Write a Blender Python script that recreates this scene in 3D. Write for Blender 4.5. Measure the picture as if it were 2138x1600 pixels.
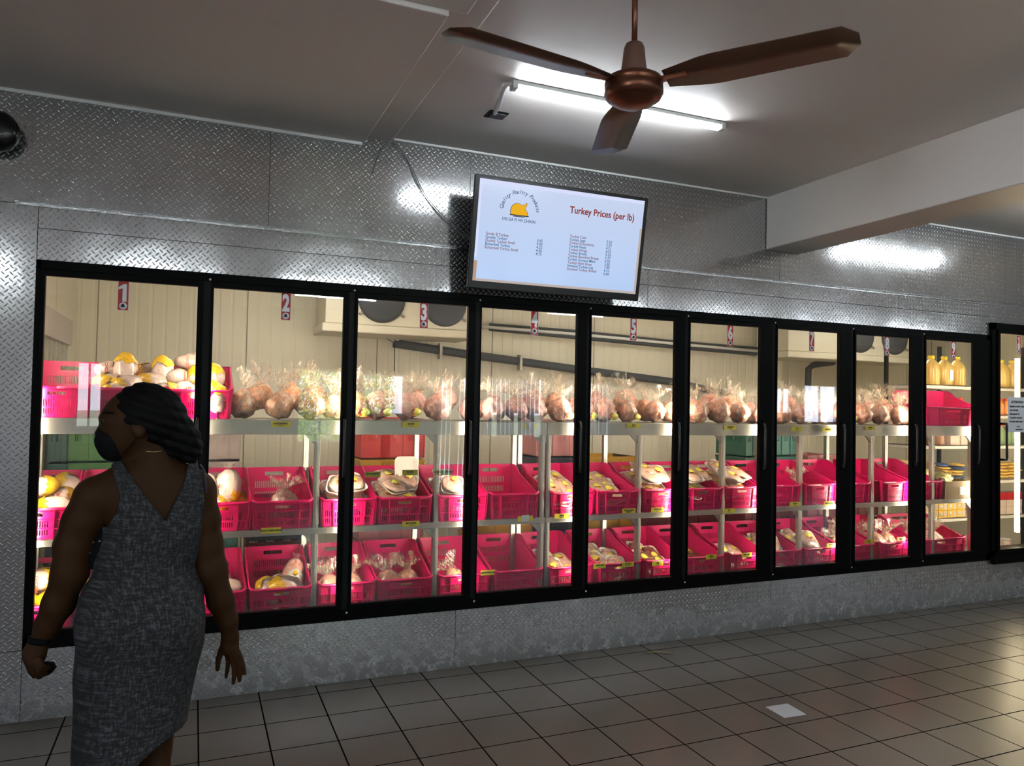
import bpy, bmesh, math, random
import numpy as np
from mathutils import Vector, Matrix, noise
R=math.radians; PI=math.pi
for o in list(bpy.data.objects): bpy.data.objects.remove(o)
SC=bpy.context.scene; COL=SC.collection
# ---------------------------------------------------------------- camera
FPX=1567.17; CAM=Vector((0.74835,-4.38163,1.6219)); YAW,PIT,ROL=0.39961,0.02708,0.0198
_f=Vector((math.sin(YAW)*math.cos(PIT),math.cos(YAW)*math.cos(PIT),math.sin(PIT)))
_r=Vector((math.cos(YAW),-math.sin(YAW),0)); _u=_r.cross(_f)
RT=_r*math.cos(ROL)+_u*math.sin(ROL); UP=-_r*math.sin(ROL)+_u*math.cos(ROL); FW=_f
cd=bpy.data.cameras.new('camera'); cam=bpy.data.objects.new('camera',cd); COL.objects.link(cam)
cd.sensor_fit='HORIZONTAL'; cd.sensor_width=36; cd.lens=FPX*36/2138; cd.clip_start=.05; cd.clip_end=200
cam.matrix_world=Matrix(((RT.x,UP.x,-FW.x,CAM.x),(RT.y,UP.y,-FW.y,CAM.y),(RT.z,UP.z,-FW.z,CAM.z),(0,0,0,1)))
SC.camera=cam
def at(px,py,ax,val):
    "the point of the plane x/y/z = val that the photograph shows at a pixel"
    v=FW+RT*((px-1069)/FPX)+UP*((800-py)/FPX); i='xyz'.index(ax)
    return CAM+v*((val-CAM[i])/v[i])
def pix(p):
    v=Vector(p)-CAM; z=v.dot(FW); return 1069+FPX*v.dot(RT)/z, 800-FPX*v.dot(UP)/z
# ---------------------------------------------------------------- view, world, light transport
SC.view_settings.view_transform='Standard'; SC.view_settings.look='None'
SC.view_settings.exposure=0.65; SC.view_settings.gamma=1; SC.view_settings.use_curve_mapping=False
SC.cycles.max_bounces=10; SC.cycles.transparent_max_bounces=24; SC.cycles.diffuse_bounces=4
SC.cycles.glossy_bounces=4; SC.cycles.transmission_bounces=6
SC.cycles.sample_clamp_indirect=4; SC.cycles.caustics_reflective=False; SC.cycles.caustics_refractive=False
SC.cycles.use_light_tree=True
W=bpy.data.worlds.new('world'); SC.world=W; W.use_nodes=True
wn=W.node_tree.nodes; wl=W.node_tree.links; wn.clear()
wo=wn.new('ShaderNodeOutputWorld'); wb=wn.new('ShaderNodeBackground'); wl.new(wb.outputs[0],wo.inputs[0])
tc=wn.new('ShaderNodeTexCoord'); sx=wn.new('ShaderNodeSeparateXYZ'); wl.new(tc.outputs['Generated'],sx.inputs[0])
rp=wn.new('ShaderNodeValToRGB'); wl.new(sx.outputs['Z'],rp.inputs[0])
rp.color_ramp.elements[0].position=0; rp.color_ramp.elements[0].color=(.80,.88,1,1)
rp.color_ramp.elements[1].position=.6; rp.color_ramp.elements[1].color=(.30,.48,.85,1)
wl.new(rp.outputs[0],wb.inputs[0]); wb.inputs[1].default_value=SKY=4.6
def lamp_area(name,loc,size,energy,col,rot=(0,0,0),portal=False):
    l=bpy.data.lights.new(name,'AREA'); l.shape='RECTANGLE'; l.size,l.size_y=size; l.energy=energy; l.color=col
    if portal: l.cycles.is_portal=True
    o=bpy.data.objects.new(name,l); COL.objects.link(o); o.location=loc; o.rotation_euler=rot; return o
su=bpy.data.lights.new('sun','SUN'); su.energy=34; su.angle=R(.5); su.color=(1,.95,.85)
so=bpy.data.objects.new('sun',su); COL.objects.link(so); so.rotation_euler=(R(-28),R(20),0); so.location=(4,-14,9)
TUBE=50.0      # ceiling batten emission
STRIP=75.0     # cooler door light strip emission
# ---------------------------------------------------------------- materials
MATS={}
class NT:
    def __init__(s,name):
        s.m=bpy.data.materials.new(name); s.m.use_nodes=True; s.t=s.m.node_tree; s.t.nodes.clear()
        s.out=s.t.nodes.new('ShaderNodeOutputMaterial')
    def n(s,typ,**k):
        a=s.t.nodes.new(typ)
        for q,v in k.items():
            if q in a.bl_rna.properties: setattr(a,q,v)
        return a
    def set(s,sock,v):
        if hasattr(v,'is_linked') or isinstance(v,bpy.types.NodeSocket): s.t.links.new(v,sock)
        elif isinstance(v,(tuple,list)) and len(v)==3 and sock.type=='RGBA': sock.default_value=(*v,1)
        else: sock.default_value=v
    def math(s,op,a,b=0,c=0,clamp=False):
        n=s.n('ShaderNodeMath',operation=op,use_clamp=clamp)
        s.set(n.inputs[0],a); s.set(n.inputs[1],b); s.set(n.inputs[2],c); return n.outputs[0]
    def mix(s,f,a,b,typ='RGBA'):
        n=s.n('ShaderNodeMix',data_type=typ)
        i,o=({'RGBA':((0,6,7),2),'FLOAT':((0,2,3),0)})[typ]
        for q,v in zip(i,(f,a,b)): s.set(n.inputs[q],v)
        return n.outputs[o]
    def co(s,kind='Object'):
        return s.n('ShaderNodeTexCoord').outputs[kind]
    def geo(s): return s.n('ShaderNodeNewGeometry').outputs['Position']
    def xyz(s,v):
        n=s.n('ShaderNodeSeparateXYZ'); s.set(n.inputs[0],v); return n.outputs
    def noise(s,vec,scale,detail=3,rough=.5,dist=0):
        n=s.n('ShaderNodeTexNoise'); s.set(n.inputs['Vector'],vec); n.inputs['Scale'].default_value=scale
        n.inputs['Detail'].default_value=detail; n.inputs['Roughness'].default_value=rough; n.inputs['Distortion'].default_value=dist
        return n.outputs[0]
    def mr(s,v,a,b,c=0,d=1):
        n=s.n('ShaderNodeMapRange'); s.set(n.inputs[0],v)
        for i,q in enumerate((a,b,c,d)): n.inputs[i+1].default_value=q
        return n.outputs[0]
    def ramp(s,v,stops):
        n=s.n('ShaderNodeValToRGB'); s.set(n.inputs[0],v); e=n.color_ramp.elements
        while len(e)<len(stops): e.new(.5)
        for q,(p,c) in zip(e,stops): q.position=p; q.color=(*c,1)
        return n.outputs[0]
    def bump(s,h,st=.5,d=.01):
        n=s.n('ShaderNodeBump'); n.inputs['Strength'].default_value=st; n.inputs['Distance'].default_value=d; s.set(n.inputs['Height'],h); return n.outputs[0]
    def bsdf(s,base=(.5,.5,.5),rough=.5,metal=0,normal=None,**k):
        b=s.n('ShaderNodeBsdfPrincipled'); s.set(b.inputs['Base Color'],base); s.set(b.inputs['Roughness'],rough); s.set(b.inputs['Metallic'],metal)
        if normal is not None: s.set(b.inputs['Normal'],normal)
        for q,v in k.items(): s.set(b.inputs[q.replace('_',' ')],v)
        return b.outputs[0]
    def done(s,sh):
        s.t.links.new(sh,s.out.inputs[0]); MATS[s.m.name]=s.m; return s.m
def simple(name,base,rough=.5,metal=0,var=0,vs=8,bmp=0,**k):
    t=NT(name); b=base; nrm=None
    if var:
        f=t.noise(t.co(),vs,4,.6); b=t.mix(f,tuple(c*(1-var) for c in base),tuple(min(1,c*(1+var)) for c in base))
    if bmp: nrm=t.bump(t.noise(t.co(),vs*6,3),bmp,.003)
    return t.done(t.bsdf(b,rough,metal,nrm,**k))
def emit(name,col,s):
    t=NT(name); e=t.n('ShaderNodeEmission'); t.set(e.inputs[0],col); e.inputs[1].default_value=s; return t.done(e.outputs[0])
# --- diamond plate
def plate_mat(name,grime):
    t=NT(name); X,Y,Z=t.xyz(t.geo()); s=.0352
    def lug(ox,oz,sgn):
        u=t.math('SUBTRACT',t.math('FRACT',t.math('ADD',t.math('DIVIDE',X,s),ox+50)),.5)
        v=t.math('SUBTRACT',t.math('FRACT',t.math('ADD',t.math('DIVIDE',Z,s),oz+50)),.5)
        a=t.math('MULTIPLY',t.math('ADD',u,t.math('MULTIPLY',v,sgn)),.7071/.35)
        b=t.math('MULTIPLY',t.math('SUBTRACT',v,t.math('MULTIPLY',u,sgn)),.7071/.098)
        r=t.math('ADD',t.math('MULTIPLY',a,a),t.math('MULTIPLY',b,b))
        return t.math('SUBTRACT',1,r,0,True)
    h=t.math('MAXIMUM',lug(0,0,1),lug(.5,.5,-1)); h=t.math('POWER',h,.6)
    p=t.geo(); n1=t.noise(p,1.7,5,.6); n2=t.noise(p,14,4,.6)
    low=t.mr(Z,0,.40,1,0)
    dirt=t.math('MULTIPLY',t.mr(t.math('ADD',n2,t.math('MULTIPLY',low,.25)),.56,.72),t.math('MULTIPLY',low,grime),0,True)
    base=t.mix(n1,(.55,.55,.55),(.66,.66,.66)); base=t.mix(t.math('MULTIPLY',dirt,.75),base,(.07,.065,.055))
    ro=t.math('ADD',t.mr(n1,.3,.7,.11,.18),t.math('MULTIPLY',dirt,.3)); ro=t.math('ADD',ro,t.math('MULTIPLY',low,.08))
    hh=t.math('ADD',h,t.math('MULTIPLY',t.noise(p,3.2,3),1.2)); hh=t.math('ADD',hh,t.math('MULTIPLY',n2,t.mr(low,0,1,.06,.9)))
    return t.done(t.bsdf(base,ro,t.mr(dirt,0,1,.92,.3),t.bump(hh,1.0,.0028)))
M={}
M['plate']=plate_mat('diamond_plate',1.0)
def floor_mat():
    t=NT('floor_tile'); p=t.geo(); X,Y,Z=t.xyz(p); T=.3076
    u=t.math('FRACT',t.math('ADD',t.math('DIVIDE',t.math('SUBTRACT',X,.81123),T),100))
    v=t.math('FRACT',t.math('ADD',t.math('DIVIDE',t.math('ADD',Y,.12457),T),100))
    def edge(q): return t.math('MINIMUM',q,t.math('SUBTRACT',1,q))
    e=t.math('MINIMUM',edge(u),edge(v)); g=t.mr(e,.010,.015,1,0)
    n=t.noise(p,1.6,2,.5); n2=t.noise(p,30,4,.6); n3=t.noise(p,.9,2)
    iu=t.math('FLOOR',t.math('DIVIDE',t.math('SUBTRACT',X,.81123),T)); iv=t.math('FLOOR',t.math('DIVIDE',t.math('ADD',Y,.12457),T))
    cx=t.n('ShaderNodeCombineXYZ'); t.set(cx.inputs[0],iu); t.set(cx.inputs[1],iv)
    wn_=t.n('ShaderNodeTexWhiteNoise'); t.set(wn_.inputs[0],cx.outputs[0])
    c=t.mix(n,(.108,.093,.078),(.140,.123,.104)); c=t.mix(t.math('MULTIPLY',wn_.outputs[0],.25),c,(.094,.082,.07))
    c=t.mix(t.mr(n2,.62,.8,0,.2),c,(.14,.125,.10)); c=t.mix(g,c,(.004,.003,.003))
    r=t.math('ADD',.33,t.math('MULTIPLY',g,.5))
    return t.done(t.bsdf(c,r,0,t.bump(t.math('ADD',t.math('SUBTRACT',1,g),0),.35,.002),Specular_IOR_Level=t.mr(g,0,1,.5,.02)))
M['floor']=floor_mat()
def plaster():
    t=NT('ceiling_paint'); p=t.geo(); n=t.noise(p,.8,4,.6); n2=t.noise(p,6,4)
    c=t.mix(n,(.84,.77,.72),(.89,.85,.81)); c=t.mix(t.mr(n2,.6,.8,0,.15),c,(.55,.50,.46))
    return t.done(t.bsdf(c,.45,0,t.bump(t.noise(p,3,4),.25,.01)))
M['ceil']=plaster()
M['black']=simple('black_frame',(.0012,.0012,.0012),.5,0,0,8,0,Specular_IOR_Level=.07)
M['blackgl']=simple('black_gloss',(.006,.006,.007),.22)
M['gasket']=simple('grey_mullion',(.006,.006,.0065),.5,0,0,8,0,Specular_IOR_Level=.15)
M['alu']=simple('aluminium',(.40,.385,.34),.36,.9,.18,5,.2)
M['cream']=None
def panel():
    t=NT('cream_panel'); p=t.geo(); X,Y,Z=t.xyz(p)
    q=t.math('ADD',X,Y)
    f=t.math('FRACT',t.math('ADD',t.math('MULTIPLY',q,9.5),50)); r=t.mr(t.math('ABSOLUTE',t.math('SUBTRACT',f,.5)),.36,.44,1,0)
    j=t.math('FRACT',t.math('ADD',t.math('MULTIPLY',q,1/1.15),50.28)); jl=t.mr(t.math('ABSOLUTE',t.math('SUBTRACT',j,.5)),.003,.005,1,0)
    n=t.noise(p,2.2,4); c=t.mix(n,(.74,.69,.54),(.80,.76,.63)); c=t.mix(jl,c,(.25,.21,.14))
    return t.done(t.bsdf(c,.45,0,t.bump(t.math('SUBTRACT',r,jl),.6,.004)))
M['cream']=panel()
M['creamp']=simple('cream_paint',(.80,.75,.60),.4,0,.05,3)
def glass():
    t=NT('door_glass'); tr=t.n('ShaderNodeBsdfTransparent'); tr.inputs[0].default_value=(.93,.95,.94,1)
    g=t.n('ShaderNodeBsdfGlossy'); g.inputs['Roughness'].default_value=.0; g.inputs[0].default_value=(1,1,1,1)
    p=t.geo(); nb=t.bump(t.noise(p,1.6,1),.035,.02); t.set(g.inputs['Normal'],nb)
    lw=t.n('ShaderNodeFresnel'); lw.inputs[0].default_value=1.5
    f=t.math('MULTIPLY',lw.outputs[0],2.3,0,True)
    X,Y,Z=t.xyz(p); cb=t.n('ShaderNodeCombineXYZ'); t.set(cb.inputs[0],t.math('MULTIPLY',X,2.0)); t.set(cb.inputs[2],t.math('MULTIPLY',Z,.8))
    sm=t.noise(cb.outputs[0],1.5,4,.6); df=t.n('ShaderNodeBsdfDiffuse'); df.inputs[0].default_value=(.8,.8,.85,1)
    m1=t.n('ShaderNodeMixShader'); t.set(m1.inputs[0],f); t.t.links.new(tr.outputs[0],m1.inputs[1]); t.t.links.new(g.outputs[0],m1.inputs[2])
    m2=t.n('ShaderNodeMixShader'); t.set(m2.inputs[0],t.mr(sm,.5,.8,0.0,.025)); t.t.links.new(m1.outputs[0],m2.inputs[1]); t.t.links.new(df.outputs[0],m2.inputs[2])
    return t.done(m2.outputs[0])
M['glass']=glass()
M['strip']=emit('strip_light',(1,.86,.66),STRIP)
M['tube']=emit('tube_light',(.86,.95,1),TUBE)
M['white']=simple('white_plastic',(.75,.75,.74),.4)
M['dgrey']=simple('dark_insulation',(.05,.055,.062),.7,0,.2,12,.3)
def crate_mat(name,c):
    t=NT(name); p=t.bsdf(c,.33,0,None); tl=t.n('ShaderNodeBsdfTranslucent'); tl.inputs[0].default_value=(*c,1)
    m=t.n('ShaderNodeMixShader'); m.inputs[0].default_value=.30; t.t.links.new(p,m.inputs[1]); t.t.links.new(tl.outputs[0],m.inputs[2])
    return t.done(m.outputs[0])
M['pink']=crate_mat('pink_plastic',(.82,.004,.145))
for k,c in dict(red=(.55,.022,.02),yellow=(.62,.36,.01),blue=(.02,.045,.12),rose=(.62,.27,.28),green=(.05,.22,.03),teal=(.04,.2,.17),maroon=(.16,.012,.02),navy=(.03,.035,.06),pale=(.55,.48,.44),dgreen=(.015,.10,.07)).items():
    M[k]=simple(k+'_plastic',c,.45,0,.08,4)
# ---------------------------------------------------------------- mesh helpers
def link(name,me,mat=None,parent=None,smooth=False,loc=None):
    o=bpy.data.objects.new(name,me); COL.objects.link(o)
    if mat is not None and not me.materials: me.materials.append(mat)
    if smooth:
        me.shade_smooth()
    if parent is not None: o.parent=parent
    if loc is not None: o.location=loc
    return o
class MB:
    def __init__(s): s.v=[]; s.f=[]; s.sm=[]
    def add(s,v,f,smooth=False):
        n=len(s.v); s.v+= [tuple(q) for q in v]; s.f+=[tuple(i+n for i in q) for q in f]; s.sm+=[smooth]*len(f); return s
    def box(s,a,b,rot=None,c=None):
        x0,y0,z0=a; x1,y1,z1=b
        v=[(x0,y0,z0),(x1,y0,z0),(x1,y1,z0),(x0,y1,z0),(x0,y0,z1),(x1,y0,z1),(x1,y1,z1),(x0,y1,z1)]
        if rot is not None:
            c=Vector(c) if c is not None else Vector(((x0+x1)/2,(y0+y1)/2,(z0+z1)/2)); v=[rot@(Vector(q)-c)+c for q in v]
        return s.add(v,[(0,3,2,1),(4,5,6,7),(0,1,5,4),(1,2,6,5),(2,3,7,6),(3,0,4,7)])
    def tube(s,pts,r,n=10,cap=True):
        pts=[Vector(p) for p in pts]; rr=r if isinstance(r,(list,tuple)) else [r]*len(pts); v=[];f=[]; ref=None
        for i,p in enumerate(pts):
            d=(pts[min(i+1,len(pts)-1)]-pts[max(i-1,0)]).normalized()
            if ref is None: ref=d.orthogonal().normalized()
            ref=(ref-d*ref.dot(d)).normalized(); b=d.cross(ref)
            for k in range(n):
                a=2*PI*k/n; v.append(p+(ref*math.cos(a)+b*math.sin(a))*rr[i])
        for i in range(len(pts)-1):
            for k in range(n): f.append((i*n+k,i*n+(k+1)%n,(i+1)*n+(k+1)%n,(i+1)*n+k))
        if cap: f.append(tuple(range(n))[::-1]); f.append(tuple((len(pts)-1)*n+k for k in range(n)))
        return s.add(v,f,True)
    def lathe(s,prof,c=(0,0,0),n=24,axis='z'):
        v=[];f=[]
        for r,z in prof:
            for k in range(n):
                a=2*PI*k/n; q=(r*math.cos(a),r*math.sin(a),z)
                if axis=='y': q=(q[0],q[2],q[1])
                v.append((q[0]+c[0],q[1]+c[1],q[2]+c[2]))
        for i in range(len(prof)-1):
            for k in range(n): f.append((i*n+k,i*n+(k+1)%n,(i+1)*n+(k+1)%n,(i+1)*n+k))
        f.append(tuple(range(n))[::-1]); f.append(tuple((len(prof)-1)*n+k for k in range(n)))
        return s.add(v,f,True)
    def mesh(s,name='m'):
        me=bpy.data.meshes.new(name); me.from_pydata(s.v,[],s.f); me.update()
        bm=bmesh.new(); bm.from_mesh(me); bmesh.ops.recalc_face_normals(bm,faces=bm.faces); bm.to_mesh(me); bm.free()
        if any(s.sm):
            for p,q in zip(me.polygons,s.sm): p.use_smooth=q
        return me
    def build(s,name,mat,parent=None,bevel=0,loc=None):
        o=link(name,s.mesh(name),mat,parent,loc=loc)
        if bevel:
            m=o.modifiers.new('bevel','BEVEL'); m.width=bevel; m.segments=2; m.limit_method='ANGLE'
        return o
def tag(o,label,cat,group=None):
    o['label']=label; o['category']=cat
    if group: o['group']=group
    return o
def thing(name,label,cat,loc=(0,0,0),rot=(0,0,0),group=None):
    o=bpy.data.objects.new(name,None); COL.objects.link(o); o.location=loc; o.rotation_euler=rot; o.empty_display_size=.1
    return tag(o,label,cat,group)
def struct(name,mb,mat,bevel=0):
    o=mb.build(name,mat,None,bevel); o['kind']='structure'; return o
def dup(o,label=None,loc=None,rot=None,parent=None):
    c=o.copy(); COL.objects.link(c)
    if parent is not None: c.parent=parent
    for ch in list(o.children): dup(ch,parent=c)
    if loc is not None: c.location=loc
    if rot is not None: c.rotation_euler=rot
    if label: c['label']=label
    return c
FONT=bpy.data.fonts[0] if bpy.data.fonts else None
def text_mesh(body,size,align='CENTER',bold=0.0,xs=1.0,shear=0,space=1.0,ext=.0006):
    cu=bpy.data.curves.new('t','FONT'); cu.body=body; cu.size=size; cu.align_x=align; cu.align_y='CENTER'; cu.offset=bold; cu.extrude=ext
    cu.shear=shear; cu.space_character=space; cu.resolution_u=3; cu.space_line=1.0
    o=bpy.data.objects.new('t',cu); COL.objects.link(o); dg=bpy.context.evaluated_depsgraph_get()
    me=bpy.data.meshes.new_from_object(o.evaluated_get(dg)); bpy.data.objects.remove(o)
    # stand the lettering up in the x-z plane facing -y
    for v in me.vertices: v.co=Vector((v.co.x*xs,-v.co.z,v.co.y))
    me.materials.clear(); return me
def join_meshes(parts):
    "parts: (mesh, offset vector) -> one mesh"
    b=MB()
    for me,off in parts:
        off=Vector(off); b.add([v.co+off for v in me.vertices],[tuple(p.vertices) for p in me.polygons])
    me=bpy.data.meshes.new('joined'); me.from_pydata(b.v,[],b.f); me.update(); return me
# ================================================================ the room
X0,X1,YB=-5.0,16.0,-9.0; ZC=3.19
b=MB(); b.box((X0-.2,YB-.2,-.15),(X1+.2,.1,0)); struct('floor',b,M['floor'])
b=MB(); b.box((1.80,YB-.2,ZC),(X1+.2,.12,ZC+.2)); b.box((X0-.2,YB-.2,ZC+.0),(1.795,.12,ZC+.2)); struct('ceiling',b,M['ceil'])
# lowered plaster of the left bay: panel and stepped border along the open joint
b=MB(); b.box((X0,-1.6,3.135),(1.625,-.003,3.188)); b.box((X0,-1.92,3.155),(1.70,-1.6,3.188)); b.box((1.625,YB,3.165),(1.785,-.003,3.189)); b.box((X0,YB,3.160),(1.625,-1.92,3.189)); struct('ceiling_panel',b,M['ceil'],.006)
b=MB(); b.box((4.62,YB,2.80),(4.965,-.002,ZC)); struct('trim_1',b,M['ceil'],.008)
# diamond plate wall in sheets (2 mm joints over a dark backing)
b=MB(); G=.0015; d0,d1=0.0,.012
def sheets(xs,z0,z1):
    for a,c in zip(xs[:-1],xs[1:]): b.box((a+G,d0,z0+G),(c-G,d1,z1-G))
sheets([X0,-1.2,1.1,2.29,4.757,7.30,9.7,12.1,X1],2.57,3.189)
sheets([0,3.6,6.0,7.085],2.455,2.57); sheets([0,3.6,7.085],2.296,2.455)
sheets([7.085,8.64],2.406,2.57); sheets([8.64,11.0,13.5,X1],.0,2.57)
sheets([X0,-2.4,0],.352,2.57); sheets([X0,-2.4,-.0,2.255,4.699,7.085],0,.352); sheets([7.085,8.64],0,.392)
struct('wall_back',b,M['plate'])
b=MB(); 
for a,c in (((X0,.013,0),(0,.10,ZC)),((0,.013,2.30),(7.085,.10,ZC)),((7.085,.013,2.41),(8.64,.10,ZC)),((8.64,.013,0),(X1,.10,ZC)),((0,.013,0),(7.085,.10,.350)),((7.085,.013,0),(8.64,.10,.39))): b.box(a,c)
struct('wall_backing',b,M['black'])
b=MB(); b.box((-.10,-.006,2.562),(X1,0,2.580)); b.box((-.10,-.016,2.576),(X1,0,2.580)); M['angle']=simple('bright_angle',(.62,.63,.64),.2,1,.25,14,.8); struct('trim_2',b,M['angle'],.0008)
b=MB(); b.box((X0,-.014,3.118),(1.61,.0,3.135)); b.box((1.80,-.010,3.178),(4.62,0,3.19)); b.box((4.97,-.010,3.178),(X1,0,3.19)); struct('trim_3',b,M['white'])
M['wallp']=simple('room_wall_paint',(.50,.48,.45),.6,0,.06,2)
def hole_wall(name,axis,pos,lo,hi,holes,th=.15):
    b=MB(); xs=sorted({lo,hi,*[h[0] for h in holes],*[h[1] for h in holes]}); zs=sorted({0,ZC,*[h[2] for h in holes],*[h[3] for h in holes]})
    for i in range(len(xs)-1):
        for j in range(len(zs)-1):
            xc=(xs[i]+xs[i+1])/2; zc=(zs[j]+zs[j+1])/2
            if any(h[0]<xc<h[1] and h[2]<zc<h[3] for h in holes): continue
            if axis=='y': b.box((xs[i],pos-th,zs[j]),(xs[i+1],pos,zs[j+1]))
            else: b.box((pos,xs[i],zs[j]),(pos+th,xs[i+1],zs[j+1]))
    return struct(name,b,M['wallp'])
WIN=[(-.97,-.60,1.1,2.15),(2.38,3.20,.85,2.17),(3.50,4.29,1.35,2.11),(4.91,5.62,.02,2.10),(5.83,7.08,.95,2.13),(7.46,8.60,1.0,2.10),(12.9,13.4,1.5,2.10),(13.76,14.8,1.3,2.20)]
hole_wall('wall_front','y',YB,X0,X1,WIN)
hole_wall('wall_left','x',X0-.15,YB,.1,[(-8.6,-6.4,.02,2.4)])  # out-of-view opening added here to let more daylight into the room
lamp_area('daylight_portal',(X0-.1,-7.5,1.21),(2.38,2.2),1,(1,1,1),(0,R(-90),0),True)
hole_wall('wall_right','x',X1,YB,.1,[])
for i,(a,c,z0,z1) in enumerate(WIN): lamp_area('daylight_portal',((a+c)/2,YB-.02,(z0+z1)/2),(c-a,z1-z0),1,(1,1,1),(R(90),0,0),True)
# thin window bars
for i,(a,c,z0,z1) in enumerate(WIN):
    b=MB(); t=.03
    b.box((a,YB-.1,z0),(a+t,YB-.05,z1)); b.box((c-t,YB-.1,z0),(c,YB-.05,z1)); b.box((a,YB-.1,z1-t),(c,YB-.05,z1)); b.box((a,YB-.1,z0),(c,YB-.05,z0+t)); b.box(((a+c)/2-.015,YB-.1,z0),((a+c)/2+.015,YB-.05,z1))
    struct('window_%d'%(i+1),b,M['white'])
# outside: paving and a hedge seen only as reflections
M['pave']=simple('paving',(.72,.70,.67),.8,0,.10,2); M['lawn']=simple('far_ground',(.12,.14,.09),.9,0,.3,1); M['leaf']=simple('hedge_leaf',(.17,.32,.05),.6,0,.5,9)
b=MB(); b.box((-40,-90,-.2),(70,-17,-.02)); struct('ground_2',b,M['lawn'])
b=MB(); b.box((-20,-17,-.2),(40,YB-.2,-.02)); b.box((-25,YB-.2,-.2),(X0-.2,6,-.02)); struct('ground',b,M['pave'])
# vertical blinds behind three of the windows
M['blind']=simple('vertical_blind',(.75,.76,.80),.7)
for (a,c,z0,z1) in (WIN[3],WIN[4],WIN[5]):
    b=MB(); n_=int((c-a)/.09)
    for i in range(n_): x=a+.045+i*.09; b.box((x-.036,YB-.05,z0+.03+(.45 if c>7 and c<7.2 and i%5==2 else 0)),(x+.036,YB-.047,z1-.02),Matrix.Rotation(R(28),3,'Z'))
    tag(b.build('vertical_blind',M['blind']),'pale vertical window blind mirrored in the glass, %s one'%{5.62:'the left',7.08:'the middle',8.60:'the right'}[c],'blind')
def hedge(x0,x1,y,h,seed):
    rnd=random.Random(seed); b=MB()
    for i in range(int((x1-x0)*4200)):
        c=Vector((rnd.uniform(x0,x1),y+rnd.uniform(-.5,.5),h*rnd.random()**.7)); s=rnd.uniform(.025,.06)
        a=Vector((rnd.gauss(0,1),rnd.gauss(0,1),rnd.gauss(0,1))).normalized(); e=a.orthogonal().normalized(); g=a.cross(e)
        b.add([c-e*s,c-g*s*.5,c+e*s,c+g*s*.5],[(0,1,2,3)])
    return b.build('hedge',M['leaf'])
tag(hedge(1.2,5.0,-13,2.6,1),'green leafy hedge outside the windows, mirrored in doors two and three','hedge')
# ================================================================ cooler interior
YI=2.55; XL=-.14; XR=9.4; ZI=2.62
b=MB(); b.box((XL,YI,0),(XR,YI+.1,ZI)); struct('wall_cooler_back',b,M['cream'])
b=MB(); b.box((XL-.1,.10,0),(XL,YI,ZI)); struct('wall_cooler_left',b,M['cream'])
b=MB(); b.box((XR,.10,0),(XR+.1,YI,ZI)); struct('wall_cooler_right',b,M['cream'])
b=MB(); b.box((XL,.1,ZI),(XR,YI,ZI+.06)); struct('ceiling_cooler',b,M['creamp'])
M['cfloor']=simple('cooler_floor',(.16,.15,.14),.5,0,.2,3)
b=MB(); b.box((XL,.1,.0),(XR,YI,.012)); struct('floor_cooler',b,M['cfloor'])
# ---------------- black frames, mullions, doors
P=.781; MX=[.7965+.7805*i for i in range(8)]   # mullion centres
fr=thing('display_cooler','long black cooler front with nine numbered glass doors, set in the plate wall','cooler',(0,0,0))
b=MB(); z0,z1=.354,2.295; xe=7.09
b.box((0,-.012,z1-.045),(xe,.10,z1)); b.box((0,-.012,z0),(xe,.10,z0+.062)); b.box((0,-.012,z0),(.024,.10,z1)); b.box((xe-.05,-.012,z0),(xe,.10,z1))
b.build('outer_frame',M['black'],fr,.002)
for x in MX:
    q=MB(); q.box((x-.022,-.010,z0+.05),(x+.022,.10,z1-.04)); q.build('mullion',M['gasket'],fr,.002)
    for zz in (z1-.035,z0+.045):
        q=MB(); q.lathe([(.004,0),(.006,.002),(.006,.003)],(x+.012,-.015,zz),8,'y'); q.build('screw_head',M['white'],fr)
def pane(par,a,c,z0,z1,y):
    me=bpy.data.meshes.new('glass_pane'); me.from_pydata([(a,y,z0),(c,y,z0),(c,y,z1),(a,y,z1)],[],[(0,1,2,3)]); me.update(); return link('glass_pane',me,M['glass'],par)
SX=[.010]+MX+[xe-.02]
for i,x in enumerate(SX):
    q=MB(); ox=.006 if i>6 else 0
    q.box((x+ox-.009,.101,.50),(x+ox+.009,.110,2.12))
    q.build('strip_lamp',M['strip'],fr)
edges=[.024]+MX+[xe-.05]
gl=[(.044,.748),(.829,1.527),(1.611,2.291),(2.378,3.050),(3.145,3.820),(3.946,4.569),(4.728,5.344),(5.514,6.126),(6.292,6.873)]
NUMW=['zero','one','two','three','four','five','six','seven','eight','nine','ten']
num=['1','2','3','4','5','6','7','8','9','10']
M['red']=simple('sticker_red',(.45,.010,.015),.4); M['ink']=simple('black_ink',(.01,.01,.01),.5); M['paper']=simple('white_paper',(.62,.64,.68),.5)
def glyph(ch,size,bold,xs):
    if ch!='1': return text_mesh(ch,size,bold=bold,xs=xs)
    h=size*.36; w=size*.075; q=MB(); P_=[(w,-h),(w,h),(-w*.5,h),(-w*3.0,h*.62),(-w*3.0,h*.36),(-w,h*.52),(-w,-h)]; n=len(P_)
    q.add([(x+w*.6,-.0006,z) for x,z in P_]+[(x+w*.6,.0006,z) for x,z in P_],[tuple(range(n)),tuple(range(n,2*n))[::-1]]+[(i,(i+1)%n,(i+1)%n+n,i+n) for i in range(n)]); return q.mesh()
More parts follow.
